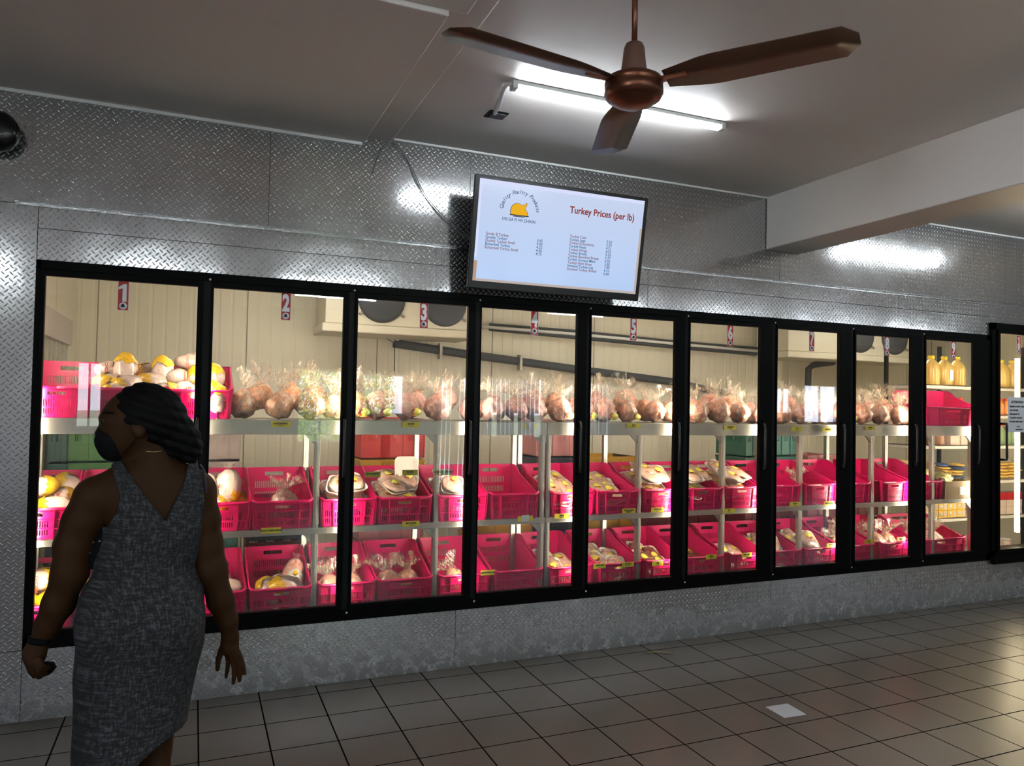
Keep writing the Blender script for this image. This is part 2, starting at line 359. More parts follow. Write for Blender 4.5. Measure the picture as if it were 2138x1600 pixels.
def sticker(parent,n,x,z0,z1,w=.048,y=-.006):
    q=MB(); q.box((x-w/2-.002,y-.0010,z0-.002),(x+w/2+.002,y,z1+.002)); q.build('sticker_edge',M['paper'],parent)
    q=MB(); q.box((x-w/2,y-.0018,z0),(x+w/2,y-.0011,z1)); q.build('number_sticker',M['redst'],parent)
    if len(n)==1: me=glyph(n,.128,.0060,.60)
    else: me=join_meshes([(glyph(n[0],.072,.004,.8),(0,0,.030)),(text_mesh(n[1],.072,bold=.004,xs=.8),(0,0,-.028))])
    link('numeral',me,M['numw'],parent,loc=(x,y-.0026,z0+.090))
    q=MB(); q.lathe([(.0185,-.0004),(.0185,.0004)],(x,y-.0022,z0+.022),20,'y'); q.build('badge',M['numw'],parent)
    q=MB(); q.box((x-.010,y-.0034,z0+.016),(x+.010,y-.0028,z0+.020)); q.lathe([(.008,-.0003),(.008,.0003)],(x,y-.0031,z0+.025),12,'y'); q.build('badge_mark',M['ink'],parent)
M['numw']=simple('numeral_white',(.85,.85,.86),.5)
M['redst']=M.pop('red'); M['red']=MATS['red_plastic']
stx=[.392,1.207,2.01,2.745,3.485,4.30,5.07,5.86,6.63]
for i,(a,c) in enumerate(gl):
    dx0=edges[i]+(.0185 if i else 0)-.0005; dx1=edges[i+1]-(.0185 if i<8 else 0)+.0005
    q=MB(); yy0,yy1=-.022,.012; zb,zt=.418,2.248
    q.box((dx0,yy0,zb),(a,yy1,zt)); q.box((c,yy0,zb),(dx1,yy1,zt)); q.box((a,yy0,2.217),(c,yy1,zt)); q.box((a,yy0,zb),(c,yy1,.446)); dr=q.build('cooler_door',M['black'],fr,.002); dr['label']='glass door with the red number %s sticker'%NUMW[i+1]
    pane(dr,a-.004,c+.004,.442,2.221,-.004)
    q=MB(); hx=c+.018
    q.tube([(hx,-.022,1.17),(hx,-.050,1.185),(hx,-.056,1.22),(hx,-.056,1.47),(hx,-.050,1.505),(hx,-.022,1.52)],.009,8); q.build('handle',M['blackgl'],dr)
    sticker(dr,num[i],stx[i],2.066,2.218)
# second, slightly taller unit with door 10
f2=thing('display_cooler','taller black cooler front with door number ten at the right edge','cooler')
b=MB(); z0,z1=.393,2.405; xa,xb=7.088,8.64; b.box((xa,-.03,z1-.06),(xb,.10,z1)); b.box((xa,-.03,z0),(xb,.10,z0+.05)); b.box((xa,-.03,z0),(xa+.05,.10,z1)); b.box((xb-.05,-.03,z0),(xb,.10,z1)); b.box((xa+.02,-.032,z0-.075),(xb,-.0,z0-.002)); b.build('outer_frame',M['black'],f2,.003)
M['strip2']=emit('warm_strip_light',(1,.80,.50),30)
q=MB(); q.box((7.86,-.028,z0),(7.91,.1,z1)); q.build('mullion',M['gasket'],f2)
for sx in (7.62,8.3):
    q=MB(); q.box((sx-.012,.09,.55),(sx+.012,.12,2.12)); q.build('strip_lamp',M['strip2'],f2)
for k,(a,c) in enumerate(((7.172,7.80),(7.95,8.56))):
    q=MB(); q.box((a-.030,-.045,.425),(a,-.01,2.345)); q.box((c,-.045,.425),(c+.04,-.01,2.345)); q.box((a,-.045,2.315),(c,-.01,2.345)); q.box((a,-.045,.425),(c,-.01,.445)); dr=q.build('cooler_door',M['black'],f2,.002)
    pane(dr,a,c,.44,2.32,-.03)
    q=MB(); hx=a+.015; q.tube([(a-.015,-.045,1.53),(hx,-.09,1.53),(hx,-.09,1.51),(hx,-.09,1.24),(hx,-.09,1.22),(a-.015,-.045,1.22)],.010,8); q.build('handle',M['blackgl'],dr)
    if k==0:
        sticker(dr,'10',7.425,2.148,2.305,.048,-.032)
n=thing('paper_notice','white paper notice headed ATTENTION taped to the glass of door ten','notice')
q=MB(); q.box((7.285,-.0345,1.455),(7.52,-.0325,1.765)); q.build('sheet',M['paper'],n)
link('lettering',join_meshes([(text_mesh('ATTENTION',.028,bold=.0006),(.1,0,.11))]+[(text_mesh(s,.019,'LEFT',bold=.0006),(0.0,0,.07-.033*i)) for i,s in enumerate(['PLEASE DO NOT TAKE','OUT OF THE','BEVERAGES OR','YOGURTS OR ANY','FROZEN UNIT EARLY'])]+[(text_mesh('Thanks',.017,'LEFT'),(.09,0,-.105)),(text_mesh('MANAGEMENT',.014,'LEFT',bold=.0004),(.08,0,-.13))]),M['ink'],n,loc=(7.305,-.0355,1.61))
# ================================================================ ceiling lamps
M['cfill']=emit('cooler_fill_tube',(1,.94,.82),27)
M['alupaint']=simple('batten_body',(.70,.72,.72),.35)
def batten(x0,x1,y,label,drop=0):
    t=thing('ceiling_lamp',label,'lamp',((x0+x1)/2,y,ZC-drop),group='tube lamps on the ceiling'); L=(x1-x0)/2
    q=MB(); q.box((-L,-.022,-.022),(L,.022,-.002)); q.build('housing',M['alupaint'],t,.003)
    q=MB(); q.lathe([(.019,-L+.02),(.021,-L+.03),(.021,L-.03),(.019,L-.02)],(0,0,0),14); me=q.mesh()
    for v in me.vertices: v.co=Vector((v.co.z,v.co.y,v.co.x*.8-.030))
    link('tube',me,M['tube'],t)
    for s in ((-.4,.4) if drop else ()):
        q=MB(); q.tube([(s,0,-.002),(s,0,drop)],.003,6); q.build('hanger',M['white'],t)
    for s in (-1,1):
        q=MB(); q.box((s*L-.014,-.024,-.044),(s*L+.014,.024,-.002)); q.build('end_cap',M['white'],t,.003)
    return t
batten(2.135,3.375,-1.05,'bright white tube lamp on the ceiling behind the fan')
batten(6.36,7.70,-1.0,'tube lamp on the ceiling past the beam, seen as a glare on the plate wall')
for k_,xx in enumerate((-2.3,-.3,1.7,3.7,5.7,7.7,9.7,11.7)): batten(xx,xx+1.24,-5.1,'added fill tube lamp hung unseen behind the camera, %s of eight in its row'%['first','second','third','fourth','fifth','sixth','seventh','last'][k_],.22)  # unseen row of lamps, added to brighten the room
batten(2.05,3.29,-7.05,'tube lamp on the ceiling far behind the camera, mirrored in doors two and three')
batten(6.04,7.28,-7.05,'tube lamp on the ceiling far behind the camera, mirrored in door four')
b=MB(); b.tube([(2.13,-1.05,ZC-.014),(2.10,-1.03,ZC-.016),(2.19,-.66,ZC-.012)],.012,8); tag(b.build('cable_conduit',M['white']),'short white cable conduit from the tube lamp to the ceiling box','conduit')
bx=thing('ceiling_box','open grey junction box in a ragged ceiling hole by the lamp','box',(2.215,-.615,ZC))
q=MB(); q.box((-.055,-.05,-.004),(.055,.05,.0)); q.build('hole',M['black'],bx); q=MB(); q.box((-.035,-.035,-.010),(.045,.03,-.004)); q.build('cover',M['dgrey'],bx,.003)
# ================================================================ ceiling fan
FX,FY,FZ=2.118,-2.169,2.72
M['copper']=simple('copper_paint',(.16,.060,.034),.30,.75,.15,6)
M['coppl']=simple('copper_bell',(.20,.115,.085),.38,.5)
M['blade']=simple('fan_blade',(.085,.038,.022),.35,.25)
fan=thing('ceiling_fan','copper brown three bladed ceiling fan on a long rod','fan',(FX,FY,FZ))
q=MB(); q.tube([(0,0,.14),(0,0,ZC-FZ)],.0105,12); q.build('down_rod',M['copper'],fan)
q=MB(); q.lathe([(.05,ZC-FZ-.001),(.048,ZC-FZ-.05),(.02,ZC-FZ-.09)],(0,0,0),20); q.build('ceiling_canopy',M['coppl'],fan)
q=MB(); q.lathe([(.012,.158),(.030,.155),(.036,.14),(.040,.10),(.046,.055),(.047,.045)],(0,0,0),24); q.build('bell',M['coppl'],fan)
q=MB(); q.lathe([(.045,.045),(.075,.042),(.096,.030),(.101,.018),(.101,.012),(.096,.006),(.101,.0),(.102,-.02),(.094,-.036),(.088,-.040),(.082,-.040),(.070,-.052),(.045,-.063),(.012,-.067),(.001,-.067)],(0,0,0),40); q.build('motor_housing',M['copper'],fan)
for k,ang in enumerate((-53,67,187)):
    q=MB(); n=14; v=[];f=[]
    for i in range(n+1):
        t=i/n; r=.115+t*.60; w=(.045+.035*min(1,t*4)) if t<.93 else .08*math.sqrt(max(.02,1-((t-.93)/.075)**2))
        tw=-math.radians(13-5*t)
        for s in (-1,1):
            for h in (-.0012,.0012): v.append((r,s*w*math.cos(tw),s*w*math.sin(tw)+h+.012))
    for i in range(n):
        a=i*4; c=a+4; f+=[(a,c,c+2,a+2),(a+1,a+3,c+3,c+1),(a,a+1,c+1,c),(a+2,c+2,c+3,a+3)]
    f+=[(0,2,3,1),(n*4,n*4+1,n*4+3,n*4+2)]; q.add(v,f,True)
    bl=q.build('blade',M['blade'],fan); bl.rotation_euler=(0,0,R(ang))
    q=MB(); q.box((.085,-.022,.010),(.19,.022,.016)); ir=q.build('blade_iron',M['copper'],fan,.002); ir.rotation_euler=(0,0,R(ang))
# ================================================================ TV
TVC=(at(995,368,'y',-.28)+at(983,597,'y',-.17)+at(1349,415,'y',-.28)+at(1330,626,'y',-.17))/4
tv=thing('wall_television','flat television tilted forward on the plate wall showing turkey prices','television',tuple(TVC),(R(9.5),0,R(-.4)))
W_,H_=1.185,.665
q=MB(); q.box((-W_/2,0,-H_/2),(W_/2,.028,H_/2)); q.box((-.42,.028,-.27),(.42,.055,.17)); q.build('body',M['blackgl'],tv,.004)
t=NT('screen'); X_,Y_,Z_=t.xyz(t.co()); col=t.mix(t.mr(Z_,-.3,.3),(.42,.56,.84),(.52,.60,.80)); e=t.n('ShaderNodeEmission'); t.set(e.inputs[0],col); e.inputs[1].default_value=.66
gg=t.bsdf((.02,.02,.02),.12); ad=t.n('ShaderNodeAddShader'); t.t.links.new(e.outputs[0],ad.inputs[0]); t.t.links.new(gg,ad.inputs[1]); M['screen']=t.done(ad.outputs[0])
q=MB(); q.box((-W_/2+.028,-.0015,-H_/2+.045),(W_/2-.028,0,H_/2-.022)); q.build('screen',M['screen'],tv)
M['bord']=emit('screen_border',(.62,.66,.86),0.71); M['tan']=emit('screen_tan',(.55,.36,.24),0.568); M['tan2']=emit('screen_beige',(.58,.50,.46),0.568)
sw0,sw1,sh0,sh1=-W_/2+.028,W_/2-.028,-H_/2+.045,H_/2-.022
q=MB(); q.box((sw0,-.0022,sh1-.022),(sw1,-.0016,sh1)); q.box((sw0,-.0022,sh0+.14),(sw0+.016,-.0016,sh1)); q.build('slide_border',M['bord'],tv)
q=MB(); q.box((sw0,-.0022,sh0),(sw0+.020,-.0016,sh0+.12)); q.build('tan_corner',M['tan'],tv)
q=MB(); q.box((sw0+.02,-.0022,sh0),(sw1,-.0016,sh0+.015)); q.box((sw1-.016,-.0022,sh0+.0),(sw1,-.0016,sh0+.42)); q.build('beige_margin',M['tan2'],tv)
M['thead']=emit('heading_ink',(.30,.045,.03),0.568); M['trow1']=emit('row_ink_red',(.20,.10,.12),0.71); M['trow2']=emit('row_ink_blue',(.05,.12,.25),0.71); M['tlogo']=emit('logo_ink',(.06,.10,.22),0.639)
link('heading_text',text_mesh('Turkey Prices (per lb)',.058,bold=.0012,xs=.90,ext=.0003),M['thead'],tv,loc=(.268,-.003,sh1-.116))
L1=[('Grade B Turkey','3.65'),('Quality Turkey','4.00'),('Quality Turkey Small','4.25'),('Butterbell Turkey','4.50'),('Butterbell Turkey Small','4.75')]
L2=[('Turkey Cuts','3.33'),('Turkey Legs','3.33'),('Turkey Drumsticks','4.21'),('Turkey Neck','4.53'),('Turkey Wings','5.25'),('Turkey Breast','5.37'),('Turkey Boneless Breast','6.93'),('Turkey Ground Meat','5.85'),('Turkey Ham Slices','7.89'),('Smoked Turkey Leg','4.33'),('Smoked Turkey Breast','6.60')]
def rows(L,x,z,par,dx):
    A=[];B=[]
    for i,(s,p_) in enumerate(L): (A if i%2==0 else B).append((text_mesh(s,.0238,'LEFT',xs=.95,bold=.0002,ext=.0003),(x,0,z-i*.0202)))
    C=[(text_mesh(p_,.0235,'LEFT',bold=.0002,ext=.0003),(x+dx,0,z-.010-i*.0202)) for i,(s,p_) in enumerate(L)]
    link('price_list',join_meshes(A),M['trow1'],tv,loc=(0,-.003,0)); link('price_list',join_meshes(B+C),M['trow2'],tv,loc=(0,-.003,0))
rows(L1,sw0+.060,-.004,tv,.335); rows(L2,.052,.036,tv,.262)
lx,lz=-.298,.155
arc=[]
s='Quality Poultry Products'
for i,ch in enumerate(s):
    if ch==' ': continue
    a=R(172-164*i/(len(s)-1)); me=text_mesh(ch,.033,shear=.3,bold=.0002,ext=.0003); rot=Matrix.Rotation(-(a-PI/2),4,'Y')
    for v in me.vertices: v.co=rot@v.co
    arc.append((me,(math.cos(a)*.120,0,math.sin(a)*.115-.01)))
arc.append((text_mesh('DIS DA FI WI CHIKIN',.026,xs=.9,bold=.0002,ext=.0003),(0,0,-.062)))
link('logo_lettering',join_meshes(arc),M['tlogo'],tv,loc=(lx,-.003,lz))
# roast on a platter
def poly_prism(pts,y0,y1):
    q=MB(); n=len(pts); q.add([(x,y0,z) for x,z in pts]+[(x,y1,z) for x,z in pts],[tuple(range(n)),tuple(range(n,2*n))[::-1]]+[(i,(i+1)%n,(i+1)%n+n,i+n) for i in range(n)]); return q
pts=[(-.055,-.03),(-.058,-.005),(-.050,.02),(-.030,.035),(-.005,.036),(.012,.028),(.028,.034),(.036,.044),(.044,.040),(.042,.026),(.034,.012),(.050,-.01),(.054,-.03)]
M['gold']=emit('logo_gold',(.80,.42,.02),0.674); poly_prism(pts,-.0032,-.0026).build('logo_bird',M['gold'],tv,loc=(lx,0,lz))
q=poly_prism([(x*1.06,z*1.06) for x,z in pts],-.0025,-.0021); q.box((-.062,-.0034,-.036),(.062,-.0026,-.030)); q.box((-.04,-.0034,-.042),(.035,-.0026,-.037)); q.build('logo_outline',M['ink'],tv,loc=(lx,0,lz))
q=MB(); q.box((-.17,.05,-.1),(.17,.19,.02)); tvb=q.build('wall_bracket',M['black'],tv)
# cables
def cable(pts,r,label,mat='ink'):
    P_=[Vector(p) for p in pts]; out=[]
    for i in range(len(P_)-1):
        p0,p1,p2,p3=P_[max(i-1,0)],P_[i],P_[i+1],P_[min(i+2,len(P_)-1)]
        for k in range(8):
            t=k/8; out.append(.5*((2*p1)+(p2-p0)*t+(2*p0-5*p1+4*p2-p3)*t*t+(3*p1-p0-3*p2+p3)*t**3))
    out.append(P_[-1]); b=MB(); b.tube(out,r,6); return tag(b.build('cable',M[mat]),label,'cable')
M['cablegrey']=simple('cable_grey',(.12,.12,.12),.5)
cable([at(822,292,'y',-.02),at(842,320,'y',-.012),at(862,355,'y',-.012),at(890,410,'y',-.012),at(935,460,'y',-.014),at(985,497,'y',-.03)],.0028,'thick grey cable curving down from the ceiling joint to the television','cablegrey')
cable([at(822,292,'y',-.014),at(850,335,'y',-.006),at(868,380,'y',-.006),at(900,430,'y',-.006),at(940,472,'y',-.008),at(985,500,'y',-.02)],.0018,'thin grey cable beside the thick one running to the television','cablegrey')
cable([at(818,292,'y',-.014),at(802,302,'y',-.012),at(790,325,'y',-.008),at(781,350,'y',-.006),at(778,362,'y',-.006)],.002,'short loose cable hanging left from the ceiling joint')
# round wall fan on the far left, cut by the frame
p=at(4,277,'y',-.06); wf=thing('wall_speaker','round black wall fitting at the far left, half outside the frame','speaker',(p.x-.02,0,p.z))
q=MB(); q.lathe([(.03,-.001),(.035,-.03),(.088,-.035),(.100,-.06),(.098,-.10),(.08,-.125),(.04,-.135),(.001,-.136)],(0,0,0),32,'y'); q.build('housing',M['blackgl'],wf)
# paper and scraps on the floor
b=MB(); pts=[at(x,y,'z',0) for x,y in ((1598,1477),(1644,1470),(1684,1493),(1638,1500))]; b.add([(p.x,p.y,.0006) for p in pts]+[(p.x,p.y,.0016) for p in pts],[(0,1,2,3),(4,5,6,7),(0,1,5,4),(1,2,6,5),(2,3,7,6),(3,0,4,7)]); tag(b.build('paper_sheet',simple('floor_paper',(.62,.62,.64),.6)),'small white square of paper stuck on the floor tiles','paper')
M['twig']=simple('dry_leaf',(.30,.24,.12),.7)
b=MB(); c=at(1375,1363,'z',0); b.tube([(c.x-.09,c.y+.02,.004),(c.x-.03,c.y+.005,.006),(c.x+.07,c.y-.05,.004)],.004,5); b.tube([(c.x-.03,c.y+.005,.006),(c.x+.02,c.y+.03,.004)],.003,5); tag(b.build('dry_twig',M['twig']),'thin dry twig lying on the tiles near the plate wall','twig')
# ================================================================ inside the cooler: services
def evap(x0,x1,z0,label,fans):
    t=thing('cooler_evaporator',label,'evaporator',(0,0,0)); y0,y1=1.95,2.45
    q=MB(); q.box((x0,y0,z0+.075),(x1,y1,ZI-.02)); q.build('cabinet',M['creamp'],t,.006)
    q=MB(); q.box((x0-.03,y0-.03,z0),(x1+.03,y1,z0+.072)); q.build('drip_pan',M['creamp'],t,.012)
    for x in fans:
        q=MB(); q.lathe([(.205,0),(.20,-.02),(.17,-.035)],(x,y0-.001,z0+.30),32,'y'); g=q.build('fan_guard',M['dgrey'],t)
        q=MB()
        for a in (-2.5,-.65,.9,2.4): q.tube([(x+math.cos(a)*.2,y0-.02,z0+.30+math.sin(a)*.2),(x+math.cos(a)*.24,y0-.03,z0+.30+math.sin(a)*.24)],.012,8)
        q.build('guard_clip',M['alu'],g)
    return t
evap(1.73,3.02,2.19,'cream evaporator with two dark fans hung inside above doors two and three',[2.20,2.76])
evap(6.67,8.60,2.18,'cream evaporator with dark fans hung inside above doors seven and eight',[7.72,8.26])
def pipe(pts,r,name,label,mat,y=2.42):
    b=MB(); b.tube([at(x,yy,'y',y) for x,yy in pts],r,14); return tag(b.build(name,M[mat]),label,'pipe')
pipe([(822,717),(975,740),(1200,771),(1400,797),(1520,824)],.040,'drain_pipe','thick dark wrapped pipe sloping along the back wall behind doors three to six','dgrey')
pipe([(1022,686),(1205,704),(1410,724),(1600,741)],.024,'refrigerant_pipe','dark wrapped pipe under the white conduit on the back wall','dgrey')
pipe([(1022,678),(1205,692),(1410,714),(1600,729)],.014,'refrigerant_pipe','thin dark wrapped pipe above the white conduit on the back wall','dgrey')
pipe([(1004,682),(1205,698),(1410,718),(1600,735)],.016,'conduit_pipe','white conduit running level along the back wall between dark pipes','white',2.38)
pipe([(827,714),(829,697)],.030,'pipe_elbow','white plastic elbow where the sloping dark pipe begins','white')
pipe([(1740,757),(1700,762),(1688,770),(1686,830)],.036,'drain_pipe','black elbowed drain pipe under the evaporator behind door seven','dgrey',2.3)
pipe([(1744,758),(1744,742)],.028,'pipe_elbow','white plastic elbow under the evaporator behind door seven','white',2.3)
b=MB(); pts=[at(97,626,'x',XL+.012),at(150,660,'x',XL+.012),at(152,684,'x',XL+.012),at(97,658,'x',XL+.012)]
b=MB(); ys=(.55,1.95); b.box((XL,ys[0],1.98),(XL+.05,ys[1],2.16)); tag(b.build('curtain_rail',M['pale']),'grey metal rail on the cooler side wall behind door one','rail')
def film(name,c,a,rough=.15,st=(70,70,9)):
    t=NT(name); p=t.co(); X_,Y_,Z_=t.xyz(p); cb=t.n('ShaderNodeCombineXYZ')
    for i,(q,k) in enumerate(zip((X_,Y_,Z_),st)): t.set(cb.inputs[i],t.math('MULTIPLY',q,k))
    w=t.noise(cb.outputs[0],1.0,3,.7,.8); w2=t.noise(p,22,2,.6); tr=t.n('ShaderNodeBsdfTransparent')
    nb=t.bump(t.math('ADD',w,w2),.8,.008)
    g=t.n('ShaderNodeBsdfGlossy'); g.inputs['Roughness'].default_value=rough; t.set(g.inputs['Normal'],nb)
    d=t.n('ShaderNodeBsdfTranslucent'); t.set(d.inputs[0],c); d2=t.n('ShaderNodeBsdfDiffuse'); t.set(d2.inputs[0],c); t.set(d2.inputs['Normal'],nb)
    md=t.n('ShaderNodeMixShader'); md.inputs[0].default_value=.5; t.t.links.new(d.outputs[0],md.inputs[1]); t.t.links.new(d2.outputs[0],md.inputs[2])
    mg=t.n('ShaderNodeMixShader'); mg.inputs[0].default_value=.30; t.t.links.new(md.outputs[0],mg.inputs[1]); t.t.links.new(g.outputs[0],mg.inputs[2])
    m=t.n('ShaderNodeMixShader'); t.set(m.inputs[0],t.mr(w,.50,.68,a[0],a[1])); t.t.links.new(tr.outputs[0],m.inputs[1]); t.t.links.new(mg.outputs[0],m.inputs[2])
    return t.done(m.outputs[0])
M['film']=film('clear_film',(.95,.74,.52),(.06,.80),.25,(48,48,12))
M['curtain']=film('curtain_pvc',(.55,.53,.47),(.35,.6))
b=MB(); v=[];f=[]
for i in range(57):
    y=.6+i*.023; dx=.03+.012*math.sin(i*.9)
    v+=[(XL+dx,y,.9),(XL+dx,y,2.0)]
for i in range(56): f.append((2*i,2*i+2,2*i+3,2*i+1))
b.add(v,f,True); tag(b.build('strip_curtain',M['curtain']),'greyish plastic strip curtain hanging from the rail behind door one','curtain')

for i,(xa_,xb_) in enumerate(((.9,2.14),(4.1,5.34),(7.0,8.24))):  # added fill lamps, hidden above the glass, to brighten the cooler inside
    t=thing('cooler_fill_lamp','added fill lamp, unseen on the cooler ceiling above the racks, %s'%['left','middle','right'][i],'lamp',((xa_+xb_)/2,1.15,ZI),group='added fill lamps inside the cooler')
    q=MB(); q.box((-.62,-.03,-.03),(.62,.03,-.001)); q.build('housing',M['alupaint'],t)
    q=MB(); q.box((-.60,-.022,-.055),(.60,.022,-.031)); q.build('tube',M['cfill'],t)

pipe([(824,722),(824,776)],.004,'hanging_wire','thin black wire hanging from the sloping dark pipe behind door three','ink',2.36)
pipe([(800,700),(812,710),(824,716)],.003,'hanging_wire','short black wire at the start of the sloping pipe behind door three','ink',2.36)
for px_,py_,dn in ((921,733,'three'),(1088,757,'four')):
    c=at(px_,py_,'y',2.37); b=MB(); b.box((c.x-.012,2.365,c.z-.075),(c.x+.012,2.45,c.z+.075)); tag(b.build('pipe_clamp',M['alu']),'metal clamp round the sloping dark pipe behind door '+dn,'clamp')
# ================================================================ shelving
DW=['zero','one','two','three','four','five','six','seven','eight','nine','ten']
def door_of(p):
    x=pix(p)[0]
    for i,(a,c) in enumerate(((60,430),(430,733),(733,991),(991,1218),(1218,1425),(1425,1603),(1603,1768),(1768,1913),(1913,2066),(2066,2200))):
        if a<=x<c: return i+1
    return 1
def rack(name,label,x0,x1,posts,y0,y1,levels,cat='shelving'):
    t=thing(name,label,cat)
    for x in posts:
        for yy in (y0,y1-.035):
            q=MB(); q.box((x-.016,yy,.012),(x+.016,yy+.035,1.50 if yy==y0 else 1.50)); q.box((x-.006,yy-.002,.012),(x+.006,yy,1.45)); q.build('post',M['alu'],t,.002)
            for z,th in levels:
                if z<.5: continue
                q=MB(); zz=z-th; q.add([(x+s*.016,yy+dy,zz-k) for dy in (.004,.02) for s,k in ((-1,.0),(-1,.06))]+[(x-.075,yy+dy,zz) for dy in (.004,.02)],[(0,1,4),(2,5,3),(0,4,5,2),(1,3,5,4),(0,2,3,1)])
                if yy==y0: q.build('bracket',M['alu'],t)
    for z,th in levels:
        q=MB(); q.box((x0,y0-.012,z-th),(x1,y0+.02,z)); q.box((x0,y1-.03,z-.04),(x1,y1,z)); q.box((x0,y0+.02,z-.006),(x1,y1-.03,z-.001)); q.box((x0,y0-.020,z-.004),(x1,y0-.012,z))
        q.build('shelf',M['alu'],t,.002)
    return t
LV=[(1.50,.085),(.868,.036),(.366,.036)]
rack('metal_shelving','aluminium shelving rack at the left, behind doors one to four',-.10,2.915,[-.06,.685,1.425,2.163,2.894],.15,.66,LV)
rack('metal_shelving','aluminium shelving rack at the right, behind doors four to nine',2.920,7.11,[2.938,3.651,4.379,5.126,5.89,6.60,7.09],.15,.66,LV)
# ================================================================ crates
def panel(q,us,vs,holes,fn,th):
    "grid panel with holes; fn(u,v,d) -> point, d=0 outer d=1 inner"
    us=sorted({round(u,5) for u in us}|{round(h[i],5) for h in holes for i in (0,1)}); vs=sorted({round(v,5) for v in vs}|{round(h[i],5) for h in holes for i in (2,3)})
    nu,nv=len(us)-1,len(vs)-1
    def sol(i,j):
        if not(0<=i<nu and 0<=j<nv): return False
        u=(us[i]+us[i+1])/2; v=(vs[j]+vs[j+1])/2
        return not any(h[0]<u<h[1] and h[2]<v<h[3] for h in holes)
    idx={};V=[];F=[]
    def vt(i,j,d):
        k=(i,j,d)
        if k not in idx: idx[k]=len(V); V.append(fn(us[i],vs[j],d))
        return idx[k]
    for i in range(nu):
        for j in range(nv):
            if not sol(i,j): continue
            F.append((vt(i,j,0),vt(i+1,j,0),vt(i+1,j+1,0),vt(i,j+1,0))); F.append((vt(i,j,1),vt(i,j+1,1),vt(i+1,j+1,1),vt(i+1,j,1)))
            for (di,dj,a,c) in ((-1,0,(i,j),(i,j+1)),(1,0,(i+1,j+1),(i+1,j)),(0,-1,(i+1,j),(i,j)),(0,1,(i,j+1),(i+1,j+1))):
                if not sol(i+di,j+dj): F.append((vt(*a,0),vt(*c,0),vt(*c,1),vt(*a,1)))
    q.add(V,F)
def lin(a,b,n): return [a+(b-a)*i/n for i in range(n+1)]
def slots(u0,u1,rows,w=.0055,pitch=.0115):
    n=int((u1-u0)/pitch); return [(u0+i*pitch,u0+i*pitch+w,a,b) for i in range(n) for a,b in rows]
def sweep_rim(q,path,w,h):
    n=len(path); V=[];F=[]
    for i in range(n):
        p=Vector(path[i]); d=(Vector(path[(i+1)%n])-Vector(path[i-1])); d.z=0; d.normalize(); o=Vector((d.y,-d.x,0))
        V+=[p-o*.003+Vector((0,0,0)),p+o*w+Vector((0,0,0)),p+o*w-Vector((0,0,h)),p-o*.003-Vector((0,0,h*.5))]
    for i in range(n):
        a=i*4; c=((i+1)%n)*4
        for k in range(4): F.append((a+k,c+k,c+(k+1)%4,a+(k+1)%4))
    q.add(V,F,True)
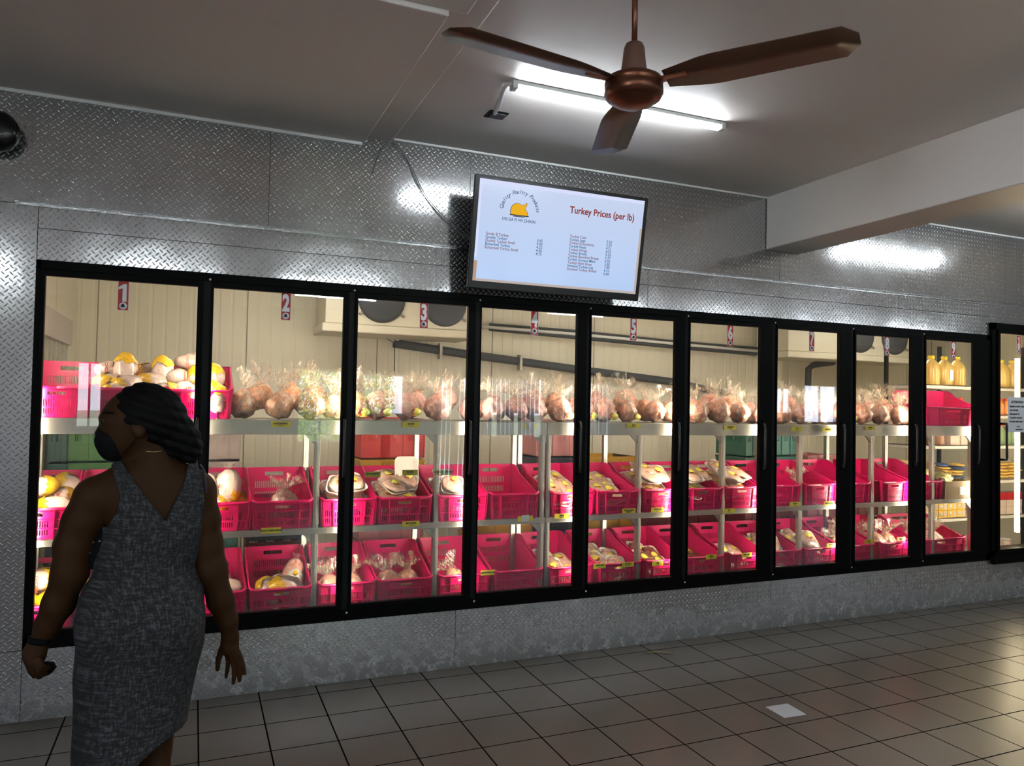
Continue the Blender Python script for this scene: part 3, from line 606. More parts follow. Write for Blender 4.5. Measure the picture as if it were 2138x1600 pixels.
def bin_crate(w=.335,d=.50,hf=.163,hb=.315,th=.003):
    "display crate: low front, high back, sides that fall in an S"
    K=[(0,hf+.014),(.045,hf+.010),(.075,hf),(.12,hf+.006),(.70,hb-.055),(.80,hb-.022),(.88,hb-.004),(.94,hb),(1,hb)]
    def hs(t):
        for (a,x),(b_,y) in zip(K[:-1],K[1:]):
            if t<=b_:
                f=(t-a)/(b_-a); f=f*f*(3-2*f) if a>=.7 or b_<=.12 else f; return x+(y-x)*f
        return hb
    def tp(z): return .93+.07*min(1,z/hf)
    q=MB(); hw=w/2
    def fr(u,v,dd): k=tp(v); return (u*hw*k, (1-k)*.3*d+dd*th, v)
    fh=[(-.26,.26,.118,.136)]+[(a/hw,b/hw,c,e) for a,b,c,e in slots(-.085,.085,[(.062,.096),(.020,.048)])]+[(a/hw,b/hw,c,e) for a,b,c,e in slots(-.145,-.105,[(.062,.096),(.020,.048)])+slots(.108,.146,[(.062,.096),(.020,.048)])]
    panel(q,lin(-1,1,2),[0,hf],fh,lambda u,v,dd: fr(u,v,dd),th)
    def bk(u,v,dd): k=tp(v); return (u*hw*k, d-(1-k)*.3*d-dd*th, v)
    bh=[(-.34,.34,.262,.286)]+[(a/hw,b/hw,c,e) for a,b,c,e in slots(-.115,.115,[(.185,.228),(.120,.160)])]
    panel(q,lin(-1,1,2),[0,hf,hb],bh,bk,th)
    for s in (-1,1):
        def sd(u,v,dd,s=s):
            z=v*hs(u); k=tp(z); return (s*(hw*k-dd*th),(1-k)*.3*d+u*(d-2*(1-k)*.3*d),z)
        panel(q,[0,.02,.045,.06,.075,.09,.12]+lin(.15,.7,6)+[.73,.76,.78,.80,.83,.86,.89,.92,.95,1],[0,.3,.6,1],[(.30+i*.022,.312+i*.022,.3,.6) for i in range(0)],sd,th)
    # floor
    k=.93; y0=(1-k)*.3*d; q.box((-hw*k,y0,0),(hw*k,d-y0,.003))
    # ribs on the front and sides
    for u in (-.99,-.93,-.58,.58,.93,.99):
        x=u*hw; q.add([(x*tp(z)+dx,(1-tp(z))*.3*d-dy,z) for z in (.004,hf-.004) for dx,dy in ((-.0015,0),(.0015,0),(.0015,.010),(-.0015,.010))],[(0,1,5,4),(1,2,6,5),(2,3,7,6),(3,0,4,7),(4,5,6,7),(0,3,2,1)])
    for z in (.055,.104,.145):
        k=tp(z); yy=(1-k)*.3*d; q.box((-hw*k,yy-.008,z-.0012),(hw*k,yy,z+.0012))
    for s in (-1,1):
        for t in (.02,.2,.4,.6,.8,.97):
            z1=hs(t)-.006; y=t*d; k=tp(0)
            q.add([(s*(hw*tp(z)+dx),y+dy,z) for z in (.004,z1) for dx,dy in ((0,-.0015),(0,.0015),(.008,.0015),(.008,-.0015))],[(0,1,5,4),(1,2,6,5),(2,3,7,6),(3,0,4,7),(4,5,6,7),(0,3,2,1)])
    # rolled rim
    path=[(-hw*.86,0,hf),(0,0,hf),(hw*.86,0,hf),(hw*.95,.0,hf+.009),(hw,.02*d,hf+.013)]+[(hw,t*d,hs(t)) for t in (.045,.06,.075,.09,.12,.25,.4,.55,.7,.73,.76,.8,.84,.88,.92,.95)]
    path+=[(hw*.97,d*.985,hb),(hw*.90,d,hb),(0,d,hb)]; path+= [(-x,y,z) for x,y,z in path[::-1][1:]]
    pp=[];
    for p in path:
        if not pp or (Vector(p)-Vector(pp[-1])).length>1e-4: pp.append(p)
    if (Vector(pp[0])-Vector(pp[-1])).length<1e-4: pp.pop()
    sweep_rim(q,pp,.010,.012)
    return q.mesh('bin_crate')
BIN=bin_crate(); BIN.materials.append(M['pink'])
WID=bin_crate(.56,.44); WID.materials.append(M['pink'])
CRN=[0]
def crate(name_door,x,z,label,me=BIN,y=.150,rz=0,group=None,rx=0):
    o=bpy.data.objects.new('pink_crate',me); COL.objects.link(o); o.location=(x,y,z+.001); o.rotation_euler=(rx,0,rz)
    return tag(o,label,'crate',group)
ORD=['leftmost','second','third','fourth','fifth','sixth','seventh','eighth']
TOPC=[(.085,'empty'),(.430,'full'),(.775,'full')]
MIDC=[-.02,.335,.905-.20,1.237-.18+.01,0,0]
mid=[.02,.36,.70+.01,0]
MID=[.055,.400,.745,.0]
ROWS={'middle':(.868,[(.00,'a heap of wrapped chickens'),(.345,'a heap of wrapped chickens'),(.900,'upright yellow and white chicken packs'),(1.238,'a few bags low inside'),(1.620,'stacked meat trays'),(1.962,'stacked meat trays'),(2.340,'a layer of meat trays'),(2.697,'nothing inside'),(3.126,'a layer of meat trays'),(3.476,'a heap of flat meat trays'),(3.850,'a tall heap of meat trays'),(4.205,'a heap of meat trays'),(4.560,'a tall heap of meat trays'),(4.945,'a single meat tray'),(5.330,'a clear bag and a tray'),(5.700,'one labelled tray'),(6.150,'one tray low inside'),(6.545,'nothing inside')]),
 'bottom':(.366,[(.02,'wrapped chickens'),(.37,'wrapped chickens'),(.88,'wrapped chickens'),(1.243,'four yellow and white chicken packs'),(1.619,'a brown bag of meat'),(1.978,'two dark bags of meat'),(2.361,'a few loose packs'),(2.737,'nothing inside'),(3.120,'white meat trays'),(3.506,'tilted meat trays'),(3.870,'dark liver trays'),(4.218,'dark and pale trays'),(4.610,'a pale tray'),(4.965,'a heap of meat trays'),(5.346,'a heap of meat trays'),(5.745,'an orange bag of meat'),(6.146,'a knotted clear bag')])}
CR={}
for x,k in TOPC:
    i=len([q for q in CR if q[0]=='top']); CR[('top',i)]=crate(1,x,1.50,['empty pink crate at the left end of the top shelf behind door one','pink crate heaped with yellow and white turkeys behind the head, top shelf','pink crate of turkeys on the top shelf, behind the bar between doors one, two'][i])
CR[('top',3)]=crate(9,6.86,1.50,'wide pink crate standing on the top shelf behind door nine',WID,.16,R(-12))
for r,(z,L) in ROWS.items():
    cnt={}
    for i,(x,k) in enumerate(L):
        d=door_of((x,.15,z+.1)); cnt[d]=cnt.get(d,0)+1
    seen={}
    for i,(x,k) in enumerate(L):
        d=door_of((x,.15,z+.1)); seen[d]=seen.get(d,0)+1
        pos='only' if cnt[d]==1 else (['left','right'][seen[d]-1] if cnt[d]==2 else ['left','middle','right'][seen[d]-1])
        CR[(r,i)]=crate(d,x,z,'%s %s shelf pink crate behind door %s, holding %s'%(pos,r,DW[d],k),rz=R(random.Random(i*7+len(r)).uniform(-2,2)))
CR[('bottom',17)]=crate(9,6.735,.366,'wide pink crate on the bottom shelf behind door nine with clear bags',bpy.data.meshes.get('wide') or WID,.16,0)
# straight stacking crates of the store behind the racks
def stack_crate(w,d,h,me_name):
    q=MB(); th=.003; hw=w/2
    def hol(W): 
        L=[]
        for c in (-.62,0,.62): L+=[(a/W,b/W,c0,c1) for a,b,c0,c1 in slots(c*W-.16*W*1.0,c*W+.17*W,[(.19,.235),(.125,.17)])]
        return L
    panel(q,[-1,1],[0,h-.01],hol(hw),lambda u,v,dd:(u*hw,dd*th,v),th); panel(q,[-1,1],[0,h-.01],hol(hw),lambda u,v,dd:(u*hw,d-dd*th,v),th)
    for s in (-1,1): panel(q,[0,1],[0,h-.01],[(a/d+.5,b/d+.5,c,e) for a,b,c,e in slots(-.15,.15,[(.19,.235),(.125,.17)])],lambda u,v,dd,s=s:(s*(hw-dd*th),u*d,v),th)
    q.box((-hw,0,0),(hw,d,.004)); q.box((-hw-.008,-.008,h-.03),(hw+.008,.003,h-.012)); q.box((-hw-.008,-.008,h-.03),(-hw+.003,d,h-.012)); q.box((hw-.003,-.008,h-.03),(hw+.008,d,h-.012))
    for x in (-hw,-hw*.33,hw*.33,hw): q.box((x-.003,-.008,.004),(x+.003,0,h-.02))
    q.box((-hw,-.006,.10),(hw,0,.104))
    return q.mesh(me_name)
SCM={}
def stack(px0,px1,y,cols,where,h=.2975,d=.40,z0=.012):
    xa=at(px0,1000,'y',y).x; xb=at(px1,1000,'y',y).x; w=xb-xa
    for k,c in enumerate(cols):
        if c is None: continue
        key=(round(w,2),c)
        if key not in SCM:
            SCM[key]=stack_crate(w,d,h,'stack_crate_mesh'); SCM[key].materials.append(M[c])
        o=bpy.data.objects.new('stacking_crate',SCM[key]); COL.objects.link(o); o.location=((xa+xb)/2,y,z0+k*(h+.001))
        nm={'rose':'pale pink','pale':'off white','navy':'dark blue','dgreen':'dark green'}.get(c,c)
        tag(o,'%s stacking crate, %s in the stack %s'%(nm,'topmost' if k==len(cols)-1 else ['lowest','second up','third up','fourth up'][k],where),'crate','stacking crates behind the racks')
stack(100,136,.95,['navy','navy','navy','dgreen','dgreen'],'at the left edge of door one')
stack(140,262,1.0,['navy','teal','green','green','green'],'behind the face in door one')
stack(428,500,1.0,['navy','dgreen','teal','pale','pale'],'at the left of door two')
stack(520,640,1.25,['navy','maroon','navy'],'behind the middle of door two')
stack(752,884,1.0,['maroon','rose','rose','yellow','red'],'behind door three')
stack(996,1112,1.0,['yellow','yellow','yellow'],'at the left of door four')
stack(1118,1222,1.0,['blue','blue','navy','navy','rose'],'at the right of door four')
stack(1226,1330,1.05,['yellow','yellow','yellow','yellow'],'at the left of door five')
stack(1336,1420,1.05,['maroon','maroon','maroon'],'at the right of door five')
stack(1432,1512,1.05,['maroon','maroon','maroon'],'at the left of door six')
stack(1516,1560,1.05,['maroon','maroon','maroon'],'in the middle of door six')
stack(1556,1602,.80,['maroon','red','maroon','dgreen','dgreen'],'at the right edge of door six')
stack(1612,1668,.85,['red','red','maroon','teal','teal'],'at the left of door seven')
stack(1686,1752,.95,['maroon','maroon','rose','rose'],'at the right of door seven')
stack(1772,1832,.95,['maroon','maroon','maroon'],'behind door eight')
# ================================================================ price tags
M['tagy']=simple('tag_yellow',(.78,.66,.03),.45,0,.1,9)
def ptag(px,py,y,title,sub,label,w=.108,h=.033,blank=False):
    p=at(px,py,'y',y); t=thing('price_tag',label,'price tag',(p.x,p.y,p.z),group='yellow price tags')
    q=MB(); q.box((-w/2,-.0015,-h/2),(w/2,0,h/2)); q.build('card',M['tagy'],t)
    if blank:
        q=MB(); q.box((-.025,-.0022,-h/2-.004),(.025,-.0016,h/2+.006)); q.build('white_patch',M['paper'],t)
        return t
    if title:
        L=title.split('|'); ms=[(text_mesh(s,.0125,bold=.0006,xs=.80),(0,0,(.004 if sub or len(L)>1 else 0)-i*.011)) for i,s in enumerate(L)]
        if sub: ms.append((text_mesh(sub,.0075),(0,0,-.009)))
        link('lettering',join_meshes(ms),M['ink'],t,loc=(0,-.0021,0))
TY=.1275; GY=.006
for px,py,ti,su,bl in [(586,886,'ROASTER BREAST','IN BAGS',0),(858,887,'ROASTER','IN BAGS',0),(1107,890,'','',1),(1323,889,'BACK','IN BAGS',0),(1525,893,'DRUMSTICK','IN BAGS',0),(1664,896,'LEG','IN BAGS',0),(1728,897,'DRUMSTICK','',0),(1817,894,'CHICKEN','IN BAGS',0),
 (566,1108,'QUALITY LARGE CHICKEN','',0),(858,1094,'BACK & NECK','IN TRAY',0),(1097,1083,'','',1),(1173,1078,'WINGS','IN TRAY',0),(1313,1067,'WHOLE CHICKEN|BREASTS','',0),(1373,1065,'CHICKEN LEG','IN TRAY',0),(1522,1067,'LEG','IN TRAY',0),(1660,1053,'BREASTS','IN TRAY',0),(1731,1051,'MINCED CHICKEN','',0)]:
    sh='top' if py<1000 else 'middle'; d=door_of((at(px,py,'y',TY)))
    side={586:'',858:'',1664:'left ',1728:'right ',1313:'left ',1373:'right ',1660:'left ',1731:'right '}.get(px,'')
    ptag(px,py,TY,ti,su,'%syellow price tag on the %s shelf edge behind door %s%s'%(side,sh,DW[d],', patched with white' if bl else ''),blank=bl)
for px,py,ti,su,w in [(778,991,'SMALLER BREAST','IN TRAY','left tag at middle height on the glass of door three'),(856,987,'ROASTER','IN TRAY','centre tag at middle height on the glass of door three'),(927,987,'SKINLESS BONELESS BREAST','IN TRAY','right tag at middle height on the glass of door three'),(1018,1196,'LARGE STEWING HEN','','low on the glass of door four before the empty crate'),(1252,1182,'TURKEY NECK','IN TRAY','low on the left of door five'),(1311,1179,'GIZZARDS','IN TRAY','low in the middle of door five'),(1373,1177,'LIVER','IN TRAY','low on the right of door five'),(1485,1163,'TURKEY','IN TRAY','low on the left of door six'),(1559,1159,'MIXED PARTS','IN TRAY','low on the right of door six'),(1735,1139,'BREASTS','IN TRAY','low on the right of door seven'),(1814,1131,'LEG','IN TRAY','low in the middle of door eight'),(1881,1126,'CHICKEN|FEET','','low on the right of door eight')]:
    ptag(px,py,GY if py<1000 else .1275,ti,su,'yellow price tag, '+w.replace('on the glass of','behind').replace('behind door three','on the glass of door three'),w=.094)
# ================================================================ goods
def blob(sub,sx,sy,sz,amp,freq,seed,flat=0):
    bm=bmesh.new(); bmesh.ops.create_icosphere(bm,subdivisions=sub,radius=1)
    for v in bm.verts:
        n=noise.noise(v.co*freq+Vector((seed*3.1,seed*1.7,0))); m=noise.noise(v.co*freq*2.3+Vector((0,seed*2.1,5))); m=.35-abs(m)*1.6 if amp>=.28 else m
        c=v.co*(1+amp*n+amp*.45*m); z=c.z
        if flat and z<-flat: z=-flat-(z+flat)*-.15
        v.co=Vector((c.x*sx,c.y*sy,z*sz))
    zmin=min(v.co.z for v in bm.verts)
    for v in bm.verts: v.co.z-=zmin
    me=bpy.data.meshes.new('blob'); bm.to_mesh(me); bm.free(); me.shade_smooth(); return me
def meatmat(name,a,b,c,coat=.5):
    t=NT(name); p=t.co(); n=t.noise(p,26,4,.65,.9); n2=t.noise(p,60,3,.6); col=t.ramp(n,[(.30,a),(.5,b),(.72,c)])
    return t.done(t.bsdf(col,.28,0,t.bump(t.math('ADD',n,t.math('MULTIPLY',n2,.3)),.5,.008),Subsurface_Weight=.15,Subsurface_Radius=(.02,.008,.005),Coat_Weight=coat,Coat_Roughness=.08))
M['orange']=meatmat('chicken_orange',(.50,.15,.05),(.76,.38,.19),(.86,.62,.42))
M['pale']=M['pale']; M['pinkm']=meatmat('chicken_pink',(.42,.11,.09),(.72,.34,.27),(.84,.58,.48))
M['tanm']=meatmat('chicken_tan',(.36,.09,.05),(.70,.30,.18),(.84,.55,.38))
M['dark']=meatmat('liver_meat',(.10,.02,.015),(.20,.05,.04),(.38,.14,.10))
M['traym']=meatmat('tray_meat',(.42,.19,.14),(.62,.38,.29),(.74,.55,.44),.8)
M['foam']=simple('foam_tray',(.82,.76,.66),.5)
M['lemon']=simple('lemon_label',(.85,.74,.10),.4); M['lblred']=simple('label_red',(.45,.05,.01),.4); M['lblbrown']=simple('label_brown',(.16,.02,.01),.4)
M['yel']=None
t=NT('yellow_wrap'); p=t.co(); X_,Y_,Z_=t.xyz(p); ln=t.math('FRACT',t.math('MULTIPLY',Z_,95)); m1=t.mr(t.math('ABSOLUTE',t.math('SUBTRACT',ln,.5)),.28,.34,1,0)
wn2=t.mr(t.noise(p,160,1),.5,.54,0,1); msk=t.math('MULTIPLY',m1,wn2); col=t.mix(t.math('MULTIPLY',msk,.45),(.80,.46,.005),(.30,.12,.01))
M['yel']=t.done(t.bsdf(col,.22,0,t.bump(t.noise(p,30,3,.6,1),.7,.008),Coat_Weight=.6,Coat_Roughness=.06))
t=NT('white_wrap'); p=t.co(); n=t.noise(p,14,4,.6); s2=t.mr(t.noise(p,55,2),.62,.68,0,1)
col=t.mix(n,(.62,.42,.34),(.76,.62,.54)); col=t.mix(t.math('MULTIPLY',s2,.35),col,(.45,.16,.10))
M['wwrap']=t.done(t.bsdf(col,.2,0,t.bump(t.noise(p,28,3,.6,1),.8,.008),Coat_Weight=.8,Coat_Roughness=.05))
# --- wrapped bird: rounded pack, yellow wrap over one end with a gathered tail
def bird_pack(seed):
    a=blob(3,.088,.062,.052,.12,1.6,seed); b_=blob(3,.092,.066,.056,.12,1.6,seed)
    bm=bmesh.new(); bm.from_mesh(b_); geo=[f for f in bm.faces if f.calc_center_median().x<.018+.012*math.sin(f.calc_center_median().y*60)]
    bmesh.ops.delete(bm,geom=geo,context='FACES'); bm.to_mesh(b_); bm.free()
    q=MB(); n=18; v=[];f=[]
    for j,(r,x) in enumerate(((.004,-.086),(.007,-.096),(.030,-.118))):
        for k in range(n): aa=2*PI*k/n; rr=r*(1+.35*math.cos(5*aa)); v.append((x+.006*math.sin(3*aa),rr*math.cos(aa),.045+rr*.6*math.sin(aa)))
    for j in range(2):
        for k in range(n): f.append((j*n+k,j*n+(k+1)%n,(j+1)*n+(k+1)%n,(j+1)*n+k))
    q.add(v,f,True); return a,b_,q.mesh()
BP=[bird_pack(i) for i in range(3)]
for a,b_,c in BP:
    a.materials.append(M['wwrap']); b_.materials.append(M['yel']); c.materials.append(M['film'])
LETTER=text_mesh('CHICKEN',.022,bold=.0006,ext=.0003); LETTER.materials.append(MATS['label_red'])
def bird(k,label,loc,rot,sc=1,group='yellow and white wrapped birds'):
    t=thing('wrapped_chicken',label,'chicken',loc,rot,group); t.scale=(sc,sc,sc)
    a,b_,c=BP[k%3]
    link('wrapped_body',a,None,t); link('yellow_wrap',b_,None,t); link('bag_tail',c,None,t)
    o=link('lettering',LETTER,None,t,loc=(-.03,-.0655,.050)); o.rotation_euler=(0,R(90),0); o.scale=(.9,1,.9)
    return t
rnd=random.Random(5)
# top shelf heaps (pixel, depth)
TB=[(233,776,.42,5,0,0),(268,758,.36,75,0,-.3),(336,764,.38,95,0,.1),(398,760,.44,0,0,0),(452,780,.46,70,1,0),(232,803,.30,180,0,0),(270,806,.26,200,0,.3),(312,782,.46,160,0,0),(318,800,.30,170,0,0),(372,792,.34,50,0,0),(405,785,.38,100,0,0),(240,822,.22,185,0,0),(300,824,.24,20,0,0),(345,822,.22,0,0,0),(388,818,.24,30,0,0),(440,812,.26,95,0,0),(412,826,.20,0,0,0),(458,822,.24,80,0,0)]
for i,(px,py,y,rz,k,ry) in enumerate(TB):
    p=at(px,py,'y',y); 
    vert=abs(rz-85)<16
    bird(i,'yellow and white wrapped turkey, %s in the top shelf heap'%(['far left upper','tall upright left','tall upright middle','top right','beside the bar','left lower','left middle','behind the tall ones','centre','right of centre','tall right','bottom left','low behind the hair','bottom middle','low right of the hair','low by the bar','front right','lowest right'][i]),(p.x,p.y,p.z-.045),(0,R(-75) if vert else ry,R(rz+rnd.uniform(-12,12))) ,1.0,'wrapped turkeys heaped on the top shelf')
def into(key,items):
    c=CR[key]; return [c.matrix_basis@Vector(q) for q in items]
CLX={('bottom',17):'wide bottom crate behind door nine'}
def cl(key): return CLX.get(key) or CR[key]['label'].split(', holding')[0].replace('pink crate','crate')
# middle/bottom left crates
def birds_in(key,spots,desc,sc=1):
    for i,(x,y,z,rx,ry,rz) in enumerate(spots):
        p=CR[key].matrix_basis@Vector((x,y,z)); bird(i+len(desc),'wrapped chicken, %s in the %s'%(desc[i],cl(key)),p,(R(rx),R(ry),R(rz)),sc)
H6=[(-.08,.10,.10,0,0,10),(.08,.10,.10,0,0,170),(-.08,.24,.13,0,5,200),(.08,.25,.13,0,0,30),(-.03,.38,.17,0,0,0),(.09,.38,.19,0,-30,160),(0,.17,.20,0,0,20)]
D7=['front left','front right','centre left','centre right','back left','back right','top']
birds_in(('middle',0),H6,D7,1.05); birds_in(('middle',1),H6[:7],D7,1.0)
birds_in(('middle',2),[(-.09,.12,.20,0,84,80),(.055,.14,.215,0,84,95),(-.04,.2,.06,0,0,10),(.08,.3,.06,0,0,0),(-.07,.35,.07,0,0,90)],['upright front left','large upright front right','middle','back right','back left'],1.25)
birds_in(('bottom',0),H6,D7,1.05); birds_in(('bottom',1),H6,D7,1.05)
birds_in(('bottom',2),[(.06,.10,.10,0,0,190),(-.05,.15,.08,0,0,20),(.03,.28,.10,0,10,160),(-.06,.32,.07,0,0,60)],D7,1.1)
birds_in(('bottom',3),[(-.075,.12,.075,0,-30,120),(.03,.08,.09,0,0,185),(.03,.30,.06,0,0,30)],['front left','front middle, lying','back'],1.15)
birds_in(('middle',3),[(-.04,.12,.03,0,0,10),(.05,.2,.03,0,0,160)],['low at the front','low at the back'],1)
# large upright bag with round label
p=CR[('bottom',3)].matrix_basis@Vector((.085,.24,.07))
lg=thing('bagged_chicken','upright bagged chicken with a round Large Whole Chicken label, behind door two','chicken',p,(R(-12),R(8),0))
me=blob(4,.065,.055,.10,.10,1.4,9); me.materials.append(M['pinkm']); link('chicken_body',me,None,lg)
q=MB(); q.tube([(0,0,.17),(0,0,.205),(.005,0,.235)],[.035,.014,.030],14); link('bag_neck',q.mesh(),M['film'],lg)
q=MB(); q.lathe([(.048,0),(.048,.001)],(0,-.064,.095),28,'y'); r_=q.build('round_label',M['paper'],lg)
q=MB(); q.lathe([(.045,0),(.045,.0006)],(0,-.0648,.095),28,'y'); q2=q.build('label_rim',MATS['tag_yellow'],lg); 
q=MB(); q.lathe([(.043,0),(.043,.0006)],(0,-.0656,.095),28,'y'); q.build('label_face',M['foam'],lg)
q=MB(); q.lathe([(.016,0),(.016,.0006)],(0,-.0664,.117),18,'y'); q.build('label_mark',MATS['yellow_wrap'],lg)
link('lettering',join_meshes([(text_mesh('Large',.020,bold=.0005),(0,0,.010)),(text_mesh('Whole Chicken',.0135,bold=.0004),(0,0,-.012))]),M['lblred'],lg,loc=(0,-.0672,.078))
# --- tied clear bags of chicken
def flare(seed,h=.12,r=.050):
    rn=random.Random(seed); q=MB(); n=44; m=7; v=[];f=[]; ph=rn.random()*6
    for j in range(m+1):
        t=j/m; 
        for k in range(n):
            a=2*PI*k/n; pl=math.cos(7*a+ph)*.5+math.cos(4*a+ph*2)*.4+math.cos(13*a)*.15
            rr=(.010+r*t**.8)*(1+.75*t*pl); zz=h*t*(1+.22*math.cos(4*a+ph)*t)+.012*t*math.cos(11*a+ph)
            v.append((rr*math.cos(a)*(1+.25*t),rr*math.sin(a)*.55,zz))
    for j in range(m):
        for k in range(n): f.append((j*n+k,j*n+(k+1)%n,(j+1)*n+(k+1)%n,(j+1)*n+k))
    q.add(v,f,True); return q.mesh()
M['bodyfilm']=film('wrinkled_film',(.95,.86,.77),(.10,.85),.22,(34,34,16))
def bagfilm(body,seed):
    me=body.copy(); me.materials.clear(); me.materials.append(M['bodyfilm'])
    zc=max(v.co.z for v in me.vertices)
    for v in me.vertices:
        a=math.atan2(v.co.y,v.co.x); t=v.co.z/zc; k=1.06+.05*t*math.cos(12*a+seed); v.co=Vector((v.co.x*k,v.co.y*k,v.co.z*1.03+ (.035*max(0,1-math.hypot(v.co.x,v.co.y)/.035)*(t>.6))))
    return me
BAGS=[]
for i in range(9):
    body=blob(4,.082,.074,.078,.17,2.1,20+i)
    for v in body.vertices: kk=1-.45*max(0,v.co.z/.16-.45); v.co.x*=kk; v.co.y*=kk
    body.materials.append(M[['orange','pinkm','tanm'][i//3]])
    fl=flare(i,.075+.015*(i%3),.062); fl.materials.append(M['film']); BAGS.append((body,bagfilm(body,i),fl,max(v.co.z for v in body.vertices)))
LB=None
def label_disc(parent,loc,r,rot=(0,0,0)):
    global LB
    if LB is None:
        q=MB(); n=28
        q.lathe([(1,0),(1,.03)],(0,0,0),n,'y'); LB=q.mesh(); LB.materials.append(M['lemon'])
        q=MB(); v=[];f=[]
        for k in range(12):
            a=R(100+k*12); v+=[(math.cos(a)*.98,-.02,math.sin(a)*.98),(math.cos(a)*.55+.12,-.02,math.sin(a)*.6+.05)]
        for k in range(11): f.append((2*k,2*k+1,2*k+3,2*k+2))
        q.add(v,f); label_disc.sw=q.mesh(); label_disc.sw.materials.append(M['lblred'])
        q=MB(); v=[(x*.93-.02,-.03,z*.93) for x,y,z in v]; q.add(v,[(2*k,2*k+1,2*k+3,2*k+2) for k in range(2,8)]); label_disc.s2=q.mesh(); label_disc.s2.materials.append(M['lblbrown'])
    a=link('oval_label',LB,None,parent,loc=loc); a.scale=(r,.02,r*.72); a.rotation_euler=rot
    b_=link('label_swoosh',label_disc.sw,None,a); c=link('label_core',label_disc.s2,None,a)
    return a
def bag(k,label,loc,rz,sc=1.0,disc=False,tilt=0,group='tied bags of chicken on the top shelf'):
    body,fm,fl,zt=BAGS[k%9]; t=thing('bagged_chicken',label,'chicken',loc,(R(tilt),R(tilt*.6),R(rz)),group); t.scale=(sc,sc,sc)
    link('chicken_body',body,None,t); link('bag_film',fm,None,t); o=link('bag_top',fl,None,t,loc=(0,0,zt*.94)); o.rotation_euler=(R((k*37)%50-25),R((k*61)%56-28),k)
    if disc: label_disc(t,Matrix.Rotation(-R(rz),4,'Z')@Vector((.03,-.082,.045)),.034,(R(-8),0,-R(rz)))
    return t
rnd=random.Random(11)
posf=[1.00,1.19,1.37,1.53,1.66,1.82,2.00,2.20,2.40,2.56,2.72,2.90,3.06,3.25,3.42,3.62,3.82,4.02,4.20,4.40,4.60,4.80,5.00,5.20,5.42,5.66,5.86,6.08,6.28]
bags=[]
for i,x in enumerate(posf):
    bags.append((x+rnd.uniform(-.02,.02),.24+rnd.uniform(-.015,.03),0,'front'))
    bags.append((x+.09+rnd.uniform(-.03,.03),.47+rnd.uniform(-.03,.03),rnd.choice((0,.03,.05)),'back'))
bags.append((6.42,.30,0,'front'))
cnt={}
for i,(x,y,dz,row) in enumerate(bags):
    d=door_of((x,y,1.6)); k=(d,row); cnt[k]=cnt.get(k,0)+1
    v=0 if x<1.75 else (1 if x<2.9 else 2 if x<4.6 else rnd.choice((1,2)))
    kind=['orange','pale pink','reddish tan'][v]
    sc=(rnd.uniform(.95,1.15) if row=='front' else rnd.uniform(1.05,1.2))
    bag(v*3+rnd.randrange(3),'tied bag of %s chicken, %s in the top %s row behind door %s'%(kind,ORD[cnt[k]-1].replace('leftmost','first'),row,DW[d]),(x,y,1.5015+dz),rnd.uniform(0,360),sc,row=='front' and rnd.random()<.45,rnd.uniform(-8,8))
# --- meat trays
def tray_mesh(w=.105,d=.075,h=.022):
    q=MB(); n=32; R_=[]
    prof=[(.80,0),(.84,0),(.98,h*.9),(1.0,h),(.97,h),(.82,.004),(.2,.004)]
    v=[];f=[]
    for s,z in prof:
        for k in range(n):
            a=2*PI*k/n; c,si=math.cos(a),math.sin(a); e=.35; v.append((w*s*abs(c)**e*(1 if c>0 else -1),d*s*abs(si)**e*(1 if si>0 else -1),z))
    for j in range(len(prof)-1):
        for k in range(n): f.append((j*n+k,j*n+(k+1)%n,(j+1)*n+(k+1)%n,(j+1)*n+k))
    f.append(tuple(range(n))[::-1]); f.append(tuple((len(prof)-1)*n+k for k in range(n))); q.add(v,f,True); return q.mesh()
TR=tray_mesh(); TR.materials.append(M['foam'])
MT=[]
for i in range(3):
    m_=blob(3,.098,.068,.022,.22,2.2,40+i); 
    for v in m_.vertices:
        r=max(abs(v.co.x)/.098,abs(v.co.y)/.068); v.co.z=min(v.co.z,.042)*.9+.004
        c=abs(v.co.x)/.098; 
        v.co.x*=1.0; 
    MT.append(m_)
MTd=MT[0].copy(); MTd.materials.append(M['dark'])
for m_ in MT: m_.materials.append(M['traym'])
def tray(k,label,mat4,dark=False,group='meat trays in the pink crates'):
    t=thing('meat_tray',label,'tray',(0,0,0),group=group); t.matrix_basis=mat4
    link('foam_tray',TR,None,t); link('dark_meat' if dark else 'meat',MTd if dark else MT[k%3],None,t)
    a=label_disc(t,(.028-.02*(k%3),-.006*(k%2),.0462),.036,(R(-90),0,R((k*47)%60-30)))
    return t
DESC=['lowest left','lowest right','second layer left','second layer right','third layer left','third layer right','top left','top right','topmost']
def heap(key,n,z0,seed,dark=False,dz=.040,spread=1,tiltmax=18,names=None):
    rn=random.Random(seed); c=CR[key].matrix_basis
    for i in range(n):
        lay=i//2; s=-1 if i%2==0 else 1
        if n==1: x,y=0,.16
        else: x=s*.052*spread+rn.uniform(-.012,.012); y=.11+.10*((lay*1.0)%3)+rn.uniform(-.02,.02)+(.05 if s>0 else 0)
        z=z0+lay*dz+rn.uniform(0,.006)+.012*(i%2)
        rot=Matrix.Rotation(R(90+rn.uniform(-25,25)),4,'Z'); tl=Matrix.Rotation(R(20+rn.uniform(0,tiltmax)),4,'X')@Matrix.Rotation(R(rn.uniform(-tiltmax*.6,tiltmax*.6)),4,'Y')
        tray(i+seed,'%s %s meat tray in the %s'%((names or DESC)[min(i,8)] if n>1 else 'lone',['pale','dark'][dark],cl(key)),c@Matrix.Translation((x,y,z+.008))@tl@rot,dark)
